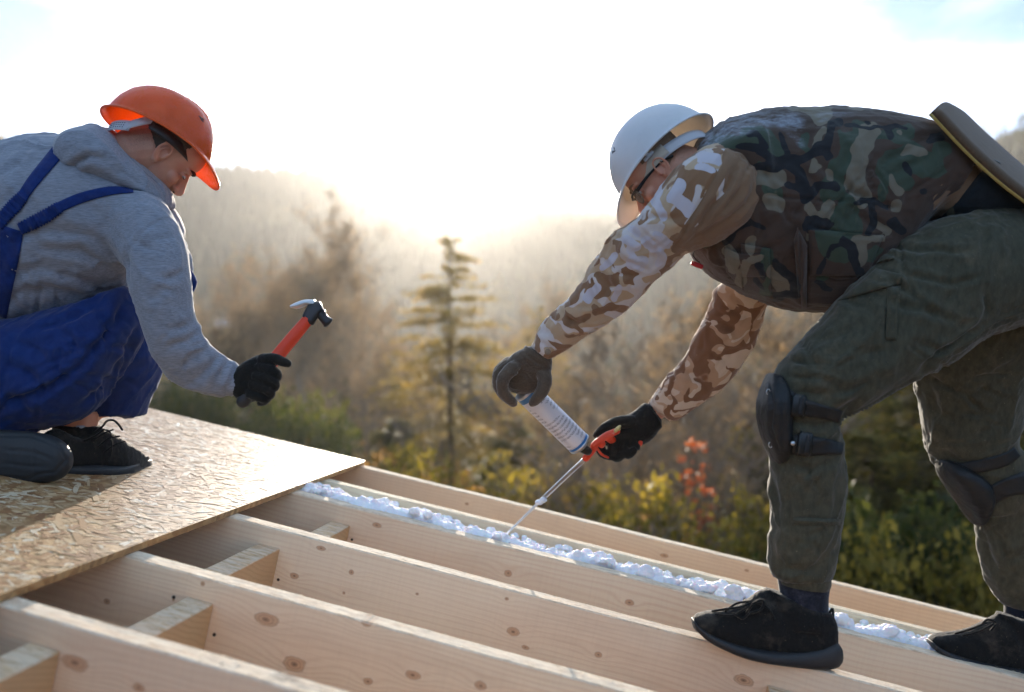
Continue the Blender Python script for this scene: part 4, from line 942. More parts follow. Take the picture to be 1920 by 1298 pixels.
LSH = [(175, 540, 262, 548, 2.62, .09), (180, 600, 284, 610, 2.62, .10), (172, 660, 296, 680, 2.62, .10), (155, 720, 284, 728, 2.62, .095), (148, 756, 272, 762, 2.62, .09), (147, 767, 266, 780, 2.62, .088)]
LNS = [(-60, 700, 60, 700, 2.42, .10), (-60, 760, 90, 760, 2.44, .11), (-70, 800, 70, 806, 2.45, .10)]
low += [lp(LTR, .5, k=14, sub=2), lp(LSH, .42, k=12, sub=2), tp([(175, 690, 2.62), (160, 770, 2.6), (146, 830, 2.6), (190, 850, 2.6)], [.055, .040, .034, .03]), tp([(-20, 760, 2.44), (20, 830, 2.42)], [.05, .04])]
V2, F2 = remesh(low, .012, 3)
body(V1, F1, V2, F2, RL, HL, ML, .75)
# hair, eye, brow
def hair_cap(R, c, mat, parent, sc=1.012, zmin=-.055, xmax=.022):
    p = head_parts()[0]; v = np.array(p[0]); v = v * np.array([1.02, 1.03, 1.01]); V_, F_ = remesh([(v, p[1])], .0035, 3)
    k = (V_[:, 0] < xmax - .6 * np.clip(-V_[:, 2], 0, 1) * 1.5 + .15 * np.clip(V_[:, 2], 0, 1)) & (V_[:, 2] < .085) & (V_[:, 2] > zmin - .5 * (V_[:, 0] + .02)) & ~((V_[:, 0] > -.012) & (V_[:, 2] < .034)) & ~((abs(V_[:, 0]) < .022) & (V_[:, 2] < .016))
    kf = k[F_].all(1); F_ = F_[kf]; V_ = V_ + normals(V_, F_) * (.0025 + .0012 * vnoise(V_ * 160, 4))[:, None]
    child('hair', xf((V_, F_), R, c), mat, parent)
hair_cap(RL, HL, M_HAIR, ML)
M_EYE = plain('eye_white', srgb(200, 196, 190), .2); M_LASH = plain('lash_dark', srgb(34, 26, 22), .8)
for s in (-1, 1):
    child('eyebrow', xf(tube([(.091, .016 * s, .020), (.092, .030 * s, .026), (.080, .048 * s, .022)], [.003, .004, .002], flat=1.5), RL, HL), M_LASH, ML)
    child('eye', xf(ell((.0835, .031 * s, -.001), (.0075, .0125, .006), n=8), RL, HL), M_EYE, ML)
    child('eyelash', xf(tube([(.087, .019 * s, -.004), (.091, .031 * s, -.0055), (.083, .044 * s, -.003)], [.0014] * 2), RL, HL), M_LASH, ML)
    child('nostril', xf(ell((.103, .0065 * s, -.0495), (.004, .0028, .0022), n=6), RL, HL), M_LASH, ML)
# helmet on a tilt of its own
b = math.radians(26.5); rl = math.radians(18); RHL = frame_rot((math.cos(b), .12, -math.sin(b)), Vector((math.sin(b) * math.cos(rl), math.sin(rl) * 1.0, math.cos(b) * math.cos(rl))))
CHL = P(294, 258, 2.45) + RHL @ Vector((.003, 0, 0))
hL = helmet(ML, 'hard_hat', RHL, CHL, M_ORANGE, M_HARN, 'orange hard hat with three ridges and a glowing translucent peak', .134, .114, .120)
hb = child('harness_strap', band(RHL, CHL, .104, .088, lambda p: -.024 - .020 * math.cos(p - math.pi), .028, math.pi * .62, math.pi * 1.38, 36, -.004), M_HARN, hL)
child('harness_arm', band(RHL, CHL, .106, .090, lambda p: -.032 + .044 * ((p - math.pi * 1.36) / .5), .026, math.pi * 1.36, math.pi * 1.54, 12, -.004), M_HARN, hL)
dots = []
for i in range(9):
    for j in range(3):
        ph = math.pi * (1.14 + i * .022); dots.append(ell((-.004 + .1045 * math.cos(ph), .0885 * math.sin(ph), -.024 - .020 * math.cos(ph - math.pi) + (j - 1) * .006), (.0012, .0012, .0016), n=4))
child('strap_hole', xf(join(dots), RHL, CHL), M_DOT, hL)['kind'] = 'stuff'
child('headband', band(RHL, CHL, .112, .092, lambda p: -.010 - .012 * math.cos(p), .022, -math.pi * .5, math.pi * .5, 30, -.004), M_STEELD, hL)
# trousers
V, Fq = remesh([lp(LTR), lp(LSH, pw=2.6, cap=.05), lp(LNS)], .0055, 4)
V = wrinkle(V, Fq, .006, 8, 91, (.8, 0, .5), 3.5); V = wrinkle(V, Fq, .0025, 22, 97, (.4, 0, .9), 3)
V = creases(V, Fq, rc([(-60, 700), (80, 690), (200, 630)], (90, 60), 18, 15, 7, .006, 1.2) + rc([(240, 580), (220, 760)], (50, 45), 9, 16, 6, .005, 1.5) + [([(0, 760), (70, 740), (150, 690), (215, 610), (240, 560)], 7, .012), ([(146, 768), (190, 730), (240, 660), (262, 600)], 6, .010), ([(10, 640), (60, 650), (100, 690)], 9, .008), ([(90, 610), (130, 630), (150, 680)], 8, .007), ([(140, 600), (170, 640)], 7, .007), ([(180, 570), (200, 610), (205, 660)], 7, .007), ([(0, 680), (50, 700), (90, 740)], 9, .008), ([(60, 620), (120, 605), (190, 570)], 6, .008), ([(190, 768), (262, 775)], 2, .002), ([(0, 720), (40, 760), (60, 790)], 10, .007), ([(230, 700), (262, 690), (285, 690)], 7, .005)])
tr_o, BVT = cloth('overalls', V, Fq, M_BLUE, ML); tr_o['label'] = 'royal blue bib overalls'
for pts, w, rf, nm in [([(122, 268), (95, 300), (62, 340), (40, 372)], [27, 26, 24, 20], 0, 'suspender'), ([(44, 366), (28, 384), (10, 404), (-6, 424)], [22, 28, 26, 22], .007, 'suspender_elastic'),
                       ([(250, 357), (205, 358), (150, 372), (104, 392)], [8, 17, 20, 20], 0, 'suspender'), ([(112, 388), (88, 404), (62, 418), (36, 430)], [22, 26, 26, 22], .007, 'suspender_elastic')]:
    child(nm, strip(pts, w, BVL, .003, .008, 44, 7, rf), M_BLUE2, ML)
child('overalls_back', strip([(22, 428), (8, 470), (-10, 520), (-34, 580)], [44, 60, 76, 100], BVL, .004, .012, 24, 12), M_BLUE2, ML)
child('overalls_bib', tp([(352, 512, 2.36), (358, 530, 2.36), (354, 548, 2.36)], [.010, .014, .008], flat=1.4), M_BLUE2, ML)
# glove: palm, four curled fingers and thumb closed on the hammer handle
gl = [lp([(448, 686, 444, 746, 2.365, .036), (462, 676, 452, 752, 2.365, .038), (482, 667, 464, 755, 2.365, .034), (502, 668, 484, 752, 2.37, .030), (511, 682, 498, 744, 2.375, .022)], pw=2.3),
      tp([(492, 676, 2.35), (512, 672, 2.335), (528, 678, 2.33), (540, 682, 2.33)], [.016, .013, .0115, .010]),
      tp([(486, 690, 2.345), (508, 694, 2.33), (520, 704, 2.335), (514, 716, 2.35)], [.015, .0135, .012, .010]),
      tp([(480, 706, 2.34), (504, 712, 2.325), (516, 722, 2.33), (508, 732, 2.345)], [.015, .0135, .012, .010]),
      tp([(474, 722, 2.34), (498, 729, 2.325), (508, 738, 2.33), (500, 747, 2.345)], [.0145, .013, .0115, .010]),
      tp([(468, 738, 2.34), (488, 745, 2.33), (497, 750, 2.335), (488, 756, 2.35)], [.013, .012, .011, .009])]
V, Fq = remesh(gl, .0024, 2); V = wrinkle(V, Fq, .0012, 50, 5, (1, 0, 0), 2)
g_o, _ = cloth('glove', V, Fq, M_GLOVE, ML); g_o['label'] = 'black knitted work glove'
V, Fq = remesh([lp([(300, 600, 270, 630, 2.69, .04), (270, 640, 250, 660, 2.66, .035)])], .004, 2)
# far shoe with laces, near foot turned so that its sole shows
R0 = lambda x, y: rd(x, y, .018) + .045
su = [(86, 812, 86, 858, R0(90, 886), .034), (104, 803, 104, 876, R0(104, 888), .038), (135, 818, 132, 880, R0(132, 890), .042), (165, 826, 165, 882, R0(165, 890), .043), (195, 808, 196, 884, R0(196, 890), .043), (222, 822, 224, 884, R0(222, 890), .044), (250, 840, 252, 882, R0(250, 888), .044), (270, 852, 272, 878, R0(272, 884), .036), (279, 862, 280, 872, R0(278, 880), .02)]
so = [(78, 850, 80, 880, R0(82, 886), .034), (110, 866, 112, 889, R0(112, 889), .042), (150, 870, 150, 891, R0(150, 891), .044), (200, 870, 200, 892, R0(200, 892), .048), (240, 872, 242, 891, R0(240, 891), .05), (266, 868, 268, 886, R0(266, 886), .042), (280, 862, 282, 874, R0(280, 878), .022)]
LD = R0(190, 890) - .04
sL = shoe(ML, su, so, [(100, 796, 190, 800, LD + .045, .036), (96, 820, 200, 826, LD + .045, .040)],
     [([(176, 812, LD), (192, 800, LD - .004), (200, 790, LD - .008), (212, 788, LD - .012), (222, 796, LD - .014), (229, 806, LD - .012)], .0028), ([(194, 806, LD), (204, 808, LD - .006), (210, 818, LD - .008)], .0022),
      ([(176, 826, LD), (196, 812, LD - .006), (212, 806, LD + .01)], .0022), ([(184, 838, LD - .002), (204, 822, LD - .006), (224, 818, LD + .01)], .0022), ([(196, 848, LD - .004), (216, 834, LD - .006), (234, 828, LD + .01)], .0022), ([(150, 830, LD), (178, 818, LD - .008), (194, 806, LD - .004)], .003), ([(206, 812, LD - .004), (210, 840, LD - .012), (204, 866, LD - .014)], .0018)], 'black mesh running shoe flat on the board')
child('sock', lp([(133, 796, 178, 796, LD + .045, .034), (128, 815, 182, 812, LD + .045, .036)], cap=.1), M_SOCKG, ML)
v, f = lp([(100, 782, 185, 772, LD + .045, .040), (118, 800, 182, 800, LD + .045, .034), (130, 830, 180, 826, LD + .045, .032)], cap=.1, k=20); child('ankle', (v, f), M_SKIN, ML)
dS = rd(60, 905, .018) + .015
V, Fq = remesh([lp([(-78, 850, -76, 868, dS + .05, .02), (-60, 815, -58, 892, dS + .04, .035), (-10, 806, -8, 904, dS + .03, .036), (40, 808, 42, 907, dS + .02, .034), (90, 815, 90, 905, dS + .015, .032), (116, 828, 116, 897, dS + .015, .03), (129, 843, 130, 882, dS + .02, .02)], pw=2.5, cap=.3)], .003, 3)
V = creases(V, Fq, [([(-60, 860), (-10, 816), (60, 818), (108, 840), (124, 862), (104, 886), (50, 897), (-30, 895)], 2.5, .0016), ([(0, 840), (60, 850), (100, 864)], 3, .001), ([(0, 870), (50, 876), (90, 878)], 3, .001), ([(20, 830), (24, 890)], 3, .0008), ([(60, 828), (64, 894)], 3, .0008)])
o, _ = cloth('shoe', V, Fq, M_RUB, ML); o['label'] = 'black shoe turned so that its flat sole faces the viewer'
# hammer
ham = empty('claw_hammer', P(453, 762, 2.36)); tag(ham, 'claw hammer with orange handle and dark steel head held in the black glove', 'hammer')
child('handle', tp([(494, 700, 2.36), (520, 668, 2.37), (550, 632, 2.385), (577, 600, 2.40)], [.0155, .0165, .0165, .0145], flat=.8), M_ORP, ham)
child('grip_end', tp([(496, 698, 2.36), (474, 730, 2.35), (455, 754, 2.345)], [.013, .014, .017], flat=.85), M_RUB, ham)
child('neck', lp([(567, 592, 588, 610, 2.40, .012), (576, 574, 600, 590, 2.405, .013), (584, 566, 610, 582, 2.41, .0125), (600, 566, 612, 598, 2.41, .012)], pw=2.8), M_STEELD, ham)
child('claw', lp([(545, 573, 547, 578, 2.41, .014), (556, 567, 560, 579, 2.41, .0135), (572, 562, 578, 573, 2.41, .013), (590, 562, 588, 578, 2.41, .012)], pw=2.6), M_METAL, ham)
child('poll', tp([(600, 588, 2.41), (608, 598, 2.41), (616, 606, 2.41)], [.012, .0115, .0145], k=16, cap=.3), M_STEELD, ham)
# ================================================================== man on the right (white helmet, camouflage)
man_r = empty('person', roofw(.47, 2.3, 0)); MR = man_r
tag(man_r, 'man bending over the rafters in white hard hat and camouflage vest, aiming a foam gun', 'person', 'two roofers at work')
def c6(*pts): return [(x / 2.761 + 1280, y / 2.761 + 170) for x, y in pts]
def c5(*pts): return [(x / 3.7075 + 1120, y / 3.7075 + 170) for x, y in pts]
RV = [(1286, 302, 1300, 470, 2.36, .10), (1312, 262, 1318, 496, 2.37, .16), (1342, 238, 1345, 523, 2.37, .19), (1385, 219, 1388, 545, 2.37, .205), (1440, 210, 1438, 567, 2.37, .205), (1500, 205, 1490, 582, 2.37, .20), (1560, 204, 1545, 588, 2.37, .195), (1620, 208, 1602, 572, 2.38, .19), (1680, 219, 1650, 520, 2.39, .19), (1736, 238, 1692, 450, 2.40, .19), (1788, 292, 1722, 405, 2.40, .185)]
V, Fq = remesh([lp(RV, cap=.15, pw=2.3), lp([(1310, 300, 1330, 420, 2.24, .06), (1370, 240, 1385, 330, 2.24, .07), (1430, 230, 1440, 420, 2.22, .06)])], .0048, 4)
V = wrinkle(V, Fq, .005, 9, 131, (.3, 0, 1), 3); V = wrinkle(V, Fq, .0018, 30, 137, (1, 0, .3), 3)
vc = [(c6((420, 540), (620, 560), (880, 570), (1060, 610), (1130, 600)), 2.5, .004), (c6((640, 560), (650, 700)), 2.5, .003), (c6((930, 420), (970, 520)), 8, .006), (c6((980, 400), (1100, 340), (1260, 250)), 9, .008), (c6((1000, 440), (1150, 400), (1330, 300)), 9, .007),
      (c6((900, 440), (850, 300)), 9, .004), (c6((880, 530), (760, 570)), 8, .005), (c6((1000, 520), (1080, 590)), 8, .007), (c6((1140, 610), (1170, 530), (1280, 460), (1390, 380)), 4, .004), (c6((110, 760), (300, 1020)), 6, .003), (c6((440, 540), (400, 760), (320, 850)), 6, .004),
      (c6((650, 700), (900, 760), (1080, 740)), 3, .005), (c6((700, 960), (800, 990), (900, 980)), 3, .004), (c6((860, 620), (1000, 700), (1120, 740)), 9, .006), (c6((560, 180), (620, 260)), 10, .004), (c6((1050, 200), (1200, 250), (1330, 270)), 8, .004), (c6((460, 160), (300, 200), (160, 270)), 9, .004), (c6((650, 800), (640, 1100)), 4, .006), (c6((560, 620), (580, 800)), 10, .004)]
for k in range(7): vc.append((c6((925 + k * 3, 400 + k * 18), (1005 + k * 2, 405 + k * 17)), 2, .004))
vc += rc([(1330, 400), (1450, 380), (1600, 380), (1720, 340)], (110, 90), 26, 25, 7, .004, 1.5)
V = creases(V, Fq, vc)
bl = [((300, 290), (380, 300), (420, 290), (380, 235), (350, 225), 15), ((390, 310), (460, 350), (540, 370), (600, 350), (680, 310), (740, 290), (770, 180), (820, 170), 20), ((540, 370), (590, 420), (620, 500), (640, 560), (680, 500), (780, 500), 24), ((380, 410), (450, 390), (540, 380), 18), ((540, 490), (600, 510), 15), ((510, 230), (530, 330), 12), ((860, 170), (1000, 185), (1160, 185), 5), ((1060, 190), (1090, 240), 13), ((740, 300), (760, 340), 10), ((340, 680), (420, 715), 13), ((230, 770), (280, 700), (350, 690), 18), ((900, 580), (980, 580), (1060, 610), 10), ((980, 590), (990, 680), (960, 740), 16), ((830, 770), (880, 820), (900, 920), (920, 960), 20), ((700, 940), (740, 860), (800, 800), 13), ((1090, 680), (1120, 720), 24), ((480, 890), (560, 960), (590, 1010), 20), ((480, 1070), (540, 1050), (600, 1050), 20), ((400, 910), (420, 950), 18), ((380, 980), (400, 1020), 12), ((700, 1000), (760, 1020), 11), ((1290, 250), (1330, 240), 18), ((1150, 390), (1180, 420), 14)]
gr = [((180, 260), (260, 270), 30), ((340, 240), (440, 260), (480, 300), 42), ((440, 430), (460, 500), 48), ((860, 250), (850, 350), (800, 430), (780, 520), 45), ((840, 560), (850, 680), 42), ((900, 190), (1000, 220), (1170, 220), 30), ((1060, 400), (1150, 330), (1300, 380), 60), ((1180, 480), (1130, 450), 35), ((1050, 500), (1040, 560), 20), ((720, 690), (800, 710), 20), ((1340, 300), (1370, 330), 34), ((430, 850), (440, 920), 24), ((440, 1000), (430, 1040), 20), ((180, 770), (130, 790), 16), ((640, 240), (660, 330), 16), ((1020, 820), (960, 880), 22)]
tn = [((720, 200), (690, 280), 13), ((680, 370), (675, 420), (700, 400), 11), ((450, 570), (500, 580), 28), ((650, 600), (690, 680), (740, 650), (770, 590), 18), ((920, 590), (1000, 560), 9), ((970, 210), (910, 330), (900, 480), (940, 560), 34), ((1080, 450), (1110, 520), 13), ((1010, 690), (1060, 720), 12), ((900, 790), (920, 880), 24), ((1150, 300), (1250, 320), 13), ((350, 770), (340, 820), 18), ((240, 830), (260, 930), 18), ((480, 940), (510, 1000), (560, 1020), 26), ((320, 900), (300, 990), 16), ((1100, 590), (1105, 600), 18), ((940, 790), (1040, 760), 10), ((350, 880), (400, 870), 14)]
mk = lambda L, g=1.0: [(c6(*q[:-1]), (q[-1] * g + 4) / 2.761) for q in L]
def nz(V, s, sc, th, amp=60): return (fbm(V * sc + s, s, 2) - th) * amp
at = dict(f_black=np.maximum(field(V, mk(bl), 6, 11), nz(V, 61, 9, .95)), f_green=np.maximum(field(V, mk(gr, 1.15), 9, 17), nz(V, 63, 7, .42)), f_tan=np.maximum(field(V, mk(tn, 1.35), 6, 23), nz(V, 67, 9, .72)), f_dust=np.clip(field(V, [(c6((80, 270), (250, 190), (450, 140), (560, 150)), 24), (c6((560, 230), (600, 280)), 10), (c6((700, 140), (900, 120)), 9)], 8, 5) / 14, 0, 1))
def camo_attrs(V): return dict(f_black=np.maximum(field(V, mk(bl), 6, 11), nz(V, 61, 9, .95)), f_green=np.maximum(field(V, mk(gr, 1.15), 9, 17), nz(V, 63, 7, .42)), f_tan=np.maximum(field(V, mk(tn, 1.35), 6, 23), nz(V, 67, 9, .72)), f_dust=np.zeros(len(V)))
ve_o, BVV = cloth('vest', V, Fq, M_CAMO, MR, at); ve_o['label'] = 'woodland camouflage work vest dusted with frost'
def camo_child(name, geo, parent):
    v, f = geo; V_ = np.array(v); me = mesh_np(name, v, f)
    for k, a in camo_attrs(V_).items(): q = me.attributes.new(k, 'FLOAT', 'POINT'); q.data.foreach_set('value', a.astype(np.float32))
    o = link(name, me, M_CAMO); fixparent(o, parent)
camo_child('pocket', patch(c6((215, 800), (400, 780), (455, 850), (455, 1060)) , BVV, .003, .006, 4), ve_o) if False else None
for nm, q, of, bu in [('pocket', c6((300, 790), (452, 820), (458, 1062), (318, 1040)), .003, .006), ('pocket_flap', c6((215, 810), (300, 850), (310, 1030), (225, 940)), .010, .006), ('pocket_flap', c6((275, 845), (415, 845), (425, 965), (305, 965)), .010, .004), ('pocket', c6((650, 715), (1040, 750), (960, 960), (660, 960)), .002, .006), ('pocket_flap', c6((590, 700), (645, 800), (642, 1140), (615, 1130)), .004, .012), ('pocket_flap', c6((575, 770), (598, 700), (622, 1000), (600, 1080)), .008, .008)]:
    camo_child(nm, patch(q, BVV, of + .003, .006, 18, bu), ve_o)
child('cord', tp([(1303, 470, 2.30), (1299, 478, 2.29), (1306, 488, 2.29), (1312, 492, 2.29)], [.0012] * 2, k=6), M_LASH, ve_o)
child('zip_pull', tp([(1297, 493, 2.29), (1317, 501, 2.29)], [.0055, .0055], k=8, cap=.3), plain('zip_pull_red', srgb(190, 30, 34), .4), ve_o)
# shirt under the vest with both sleeves
RS = [(1330, 290, 1335, 470, 2.36, .14), (1400, 262, 1400, 520, 2.36, .16), (1560, 240, 1550, 540, 2.37, .17), (1700, 250, 1650, 480, 2.39, .178), (1780, 292, 1700, 432, 2.405, .18), (1812, 322, 1712, 432, 2.41, .176)]
RA = [(1372, 262, 1445, 400, 2.26, .07), (1336, 272, 1428, 392, 2.23, .078), (1290, 298, 1400, 424, 2.215, .078), (1246, 345, 1348, 450, 2.22, .073), (1196, 408, 1290, 474, 2.25, .068), (1140, 448, 1238, 516, 2.29, .062), (1112, 496, 1196, 562, 2.33, .058), (1068, 556, 1140, 606, 2.37, .054), (1030, 596, 1086, 640, 2.405, .050), (1006, 626, 1050, 664, 2.43, .047), (994, 650, 1034, 674, 2.44, .043)]
RB = [(1420, 500, 1470, 540, 2.56, .06), (1352, 535, 1438, 570, 2.58, .062), (1336, 566, 1424, 618, 2.60, .058), (1308, 622, 1400, 668, 2.62, .053), (1284, 668, 1366, 714, 2.64, .050), (1256, 704, 1326, 750, 2.66, .047), (1230, 738, 1282, 780, 2.675, .043), (1217, 758, 1262, 788, 2.68, .040)]
V, Fq = remesh([lp(RS), lp(RA, pw=2.15, cap=.15), lp(RB, cap=.15)], .0045, 4)
V = wrinkle(V, Fq, .006, 11, 151, (.6, 0, .8), 3.5); V = wrinkle(V, Fq, .0022, 30, 157, (.6, 0, .8), 3)
sc_ = [(c5((880, 440), (820, 600), (700, 800), (600, 1000), (500, 1130)), 3, .004), (c5((960, 500), (900, 680), (780, 850), (640, 1050)), 6, .009), (c5((1040, 560), (980, 720), (860, 860), (680, 1050)), 6, .008), (c5((1100, 640), (1040, 780), (900, 900), (700, 1060)), 6, .008), (c5((1000, 480), (940, 620)), 5, .006), (c5((280, 950), (420, 1050), (520, 1180)), 3, .003),
       (c5((200, 940), (260, 1010), (330, 1020)), 6, .006), (c5((240, 900), (380, 880), (560, 900)), 5, .006), (c5((440, 600), (370, 720), (360, 880)), 4, .005), ([(1140, 470), (1170, 490), (1195, 520)], 7, .006), ([(1120, 500), (1140, 530), (1165, 560)], 7, .006), ([(1096, 528), (1110, 560), (1120, 590)], 6, .006), ([(1060, 560), (1052, 600), (1045, 625)], 3, .005), ([(1046, 580), (1066, 600), (1100, 610)], 5, .005), ([(1190, 430), (1215, 460), (1240, 500)], 7, .005),
       ([(1000, 632), (1024, 650), (1044, 662)], 3, .003), ([(1345, 560), (1370, 575), (1400, 590)], 6, .008), ([(1330, 600), (1360, 610), (1400, 630)], 6, .006), ([(1300, 650), (1330, 660), (1370, 680)], 6, .005), ([(1270, 690), (1300, 705), (1330, 730)], 5, .005), ([(1240, 720), (1262, 745), (1272, 770)], 3, .004), ([(1350, 545), (1372, 552), (1395, 570)], 5, .008)]
sc_ += rc([(1270, 400), (1170, 490), (1030, 640)], (60, 30), 20, 35, 5, .0045, .8) + rc([(1380, 570), (1340, 660), (1240, 760)], (44, 34), 14, 36, 5, .0045, .8)
V = creases(V, Fq, sc_)
pxv = proj(V)
brown = field(V, [(c5((960, 470), (1040, 600), (980, 760), (800, 920)), 26), (c5((1000, 470), (1060, 560), (1080, 700), (1000, 850), (830, 960), (690, 1050)), 24), (c5((930, 470), (830, 640), (720, 830), (600, 1000), (545, 1100)), 9), ([(1500, 300), (1800, 330)], 130), ([(1700, 380), (1800, 330)], 60)], 1.2, 41)
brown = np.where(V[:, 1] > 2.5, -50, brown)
white = field(V, [(c5((720, 450), (800, 470), (850, 480)), 11), (c5((700, 520), (800, 560)), 7), (c5((580, 660), (520, 740), (600, 800), (640, 850)), 12), (c5((430, 620), (400, 760), (460, 860)), 9), (c5((200, 1040), (270, 1080)), 9), (c5((230, 950), (280, 990)), 7), (c5((340, 1040), (430, 1110)), 11), (c5((450, 1040), (500, 1070)), 8), (c5((230, 1200), (320, 1180)), 11), (c5((430, 1200), (460, 1160)), 10), ([(1130, 500), (1150, 480)], 7), ([(1100, 560), (1120, 540)], 8), ([(1180, 470), (1200, 500)], 7), ([(1160, 540), (1150, 560)], 6), ([(1230, 440), (1250, 460)], 7)], 4, 43)
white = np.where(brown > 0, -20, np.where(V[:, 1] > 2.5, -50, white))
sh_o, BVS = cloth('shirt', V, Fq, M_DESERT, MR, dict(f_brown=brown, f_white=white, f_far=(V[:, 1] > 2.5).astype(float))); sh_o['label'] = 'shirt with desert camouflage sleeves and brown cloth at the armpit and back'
child('cuff_button', xf(ell((0, 0, 0), (.008, .008, .0025), n=8), frame_rot((1, 0, .3), (-.1, -1, .3)), P(1027, 660, 2.375)), plain('button_brown', srgb(120, 92, 66), .5), sh_o)
# body
bR = math.radians(47); RR = frame_rot((-math.cos(bR), .08, -math.sin(bR)), (-math.sin(bR), .14, math.cos(bR))) @ Matrix.Scale(HS, 3) @ Matrix.Scale(.93, 3, (1, 0, 0))
earR = P(1243, 317, 2.272); HR_ = earR - RR @ Vector((-.002, .076, -.010))
nk = [HR_ + RR @ Vector(p) for p in ((-.03, 0, -.03), (-.065, 0, -.09))] + [P(1330, 340, 2.36), P(1400, 360, 2.37)]
V1, F1 = remesh([xf(g, RR, HR_) for g in head_parts() + ear_parts(-1) + ear_parts(1)] + [tube(nk, [.068, .064, .068, .08], k=20)], .0024, 2)
RTH = [(1915, 380, 2010, 600, 2.36, .15), (1860, 385, 1975, 615, 2.33, .15), (1770, 405, 1920, 610, 2.29, .14), (1690, 445, 1850, 628, 2.26, .125), (1610, 525, 1785, 672, 2.23, .11), (1545, 600, 1705, 715, 2.21, .10), (1490, 652, 1630, 762, 2.20, .092), (1456, 694, 1580, 782, 2.20, .082), (1444, 740, 1572, 790, 2.20, .076)]
RSH = [(1446, 720, 1574, 776, 2.20, .078), (1440, 780, 1574, 815, 2.205, .074), (1442, 850, 1580, 856, 2.21, .072), (1446, 930, 1582, 925, 2.22, .074), (1444, 990, 1576, 990, 2.22, .072), (1438, 1030, 1570, 1035, 2.225, .070), (1438, 1056, 1566, 1064, 2.225, .067), (1450, 1078, 1556, 1088, 2.225, .060)]
RT2 = [(1830, 480, 2010, 520, 2.52, .13), (1750, 600, 1960, 640, 2.56, .12), (1720, 680, 1930, 700, 2.60, .11), (1726, 760, 1918, 765, 2.62, .10), (1738, 830, 1905, 830, 2.62, .092), (1762, 880, 1920, 850, 2.63, .086), (1800, 940, 1945, 900, 2.64, .080), (1832, 990, 1960, 960, 2.66, .078), (1842, 1060, 1990, 1040, 2.68, .076), (1868, 1112, 1990, 1110, 2.69, .07), (1884, 1132, 1980, 1136, 2.69, .062)]
low = [lp(RV, .8, k=16, sub=2), lp(RA, .62, k=12, sub=2), lp(RB, .62, k=12, sub=2), lp(RTH, .65, k=14, sub=2), lp(RSH, .6, k=12, sub=2), lp(RT2, .6, k=12, sub=2),
       tp([(1030, 640, 2.42), (1008, 668, 2.445), (1000, 680, 2.47)], [.026, .022, .018]), tp([(1260, 740, 2.68), (1226, 776, 2.69), (1190, 800, 2.69)], [.030, .026, .03]),
       tp([(1505, 1060, 2.225), (1510, 1150, 2.23), (1440, 1190, 2.24)], [.045, .038, .03]), tp([(1930, 1100, 2.69), (1935, 1180, 2.7), (1880, 1210, 2.7)], [.045, .038, .03])]
V2, F2 = remesh(low, .010, 3)
body(V1, F1, V2, F2, RR, HR_, MR, .5)
hair_cap(RR, HR_, M_HAIR2, MR, zmin=-.065)
gls = child('safety_glasses', xf(join([tube([(-.045, .079, -.006), (-.02, .081, .004), (.01, .080, .006), (.05, .074, .006), (.088, .064, .002)], [.0050, .0036, .0034, .0048, .0062], flat=.6, k=8), tube([(-.02, -.081, .004), (.05, -.074, .006), (.088, -.064, .004)], [.003, .003, .004], k=8), tube([(.088, .064, .006), (.104, .03, .008), (.107, 0, .004), (.104, -.03, .008), (.088, -.064, .006)], [.0035] * 2, k=8)]), RR, HR_), M_BUCK, MR)
t = NT('lens_clear'); t.fin(srgb(150, 150, 150), .05, .5, Transmission_Weight=.8, IOR=1.1); M_LENS = t.m
for s in (-1, 1): child('lens', xf(ell((.096, .036 * s, -.010), (.0025, .030, .019), Matrix.Rotation(.22 * s, 3, 'Z'), n=8), RR, HR_), M_LENS, gls)
for s in (-1, 1): child('eye', xf(ell((.0835, .031 * s, -.001), (.0075, .0125, .006), n=8), RR, HR_), M_EYE, MR); child('eyebrow', xf(tube([(.091, .016 * s, .020), (.092, .030 * s, .026), (.080, .048 * s, .022)], [.003, .004, .002], flat=1.5), RR, HR_), M_HAIR2, MR)
bh = math.radians(43); rl = math.radians(22); RHR = frame_rot((-math.cos(bh), .05, -math.sin(bh)), Vector((-math.sin(bh) * math.cos(rl), math.sin(rl), math.cos(bh) * math.cos(rl))))
CHR = P(1247, 300, 2.36)
hR = helmet(MR, 'hard_hat', RHR, CHR, M_WHITE, M_HARN, 'white hard hat with a pale translucent peak', .134, .118, .127, 1, .052)
hb = child('harness_strap', band(RHR, CHR, .106, .094, lambda p: -.026 + .010 * math.cos(p), .026, math.pi * .42, math.pi * 1.5, 44, 0), M_HARN, hR)
child('harness_arm', band(RHR, CHR, .109, .096, lambda p: -.004 - .016 * abs(math.sin(p * 1.0)), .030, math.pi * .20, math.pi * .5, 20, 0), M_HARNT, hR)
child('headband', band(RHR, CHR, .110, .096, lambda p: -.014, .03, -math.pi * .5, math.pi * .22, 30, 0), M_HARNT, hR)
cl_ = [obox((.107 * math.cos(1.2), .104 * math.sin(1.2), -.008), Vector((.014, -.002, 0)), Vector((0, .003, 0)), Vector((0, 0, .0035))), obox((.107 * math.cos(1.2), .1045 * math.sin(1.2), .004), Vector((.004, 0, 0)), Vector((0, .003, 0)), Vector((0, 0, .016)))]
child('harness_clip', xf(join(cl_), RHR, CHR), M_HARN, hR)
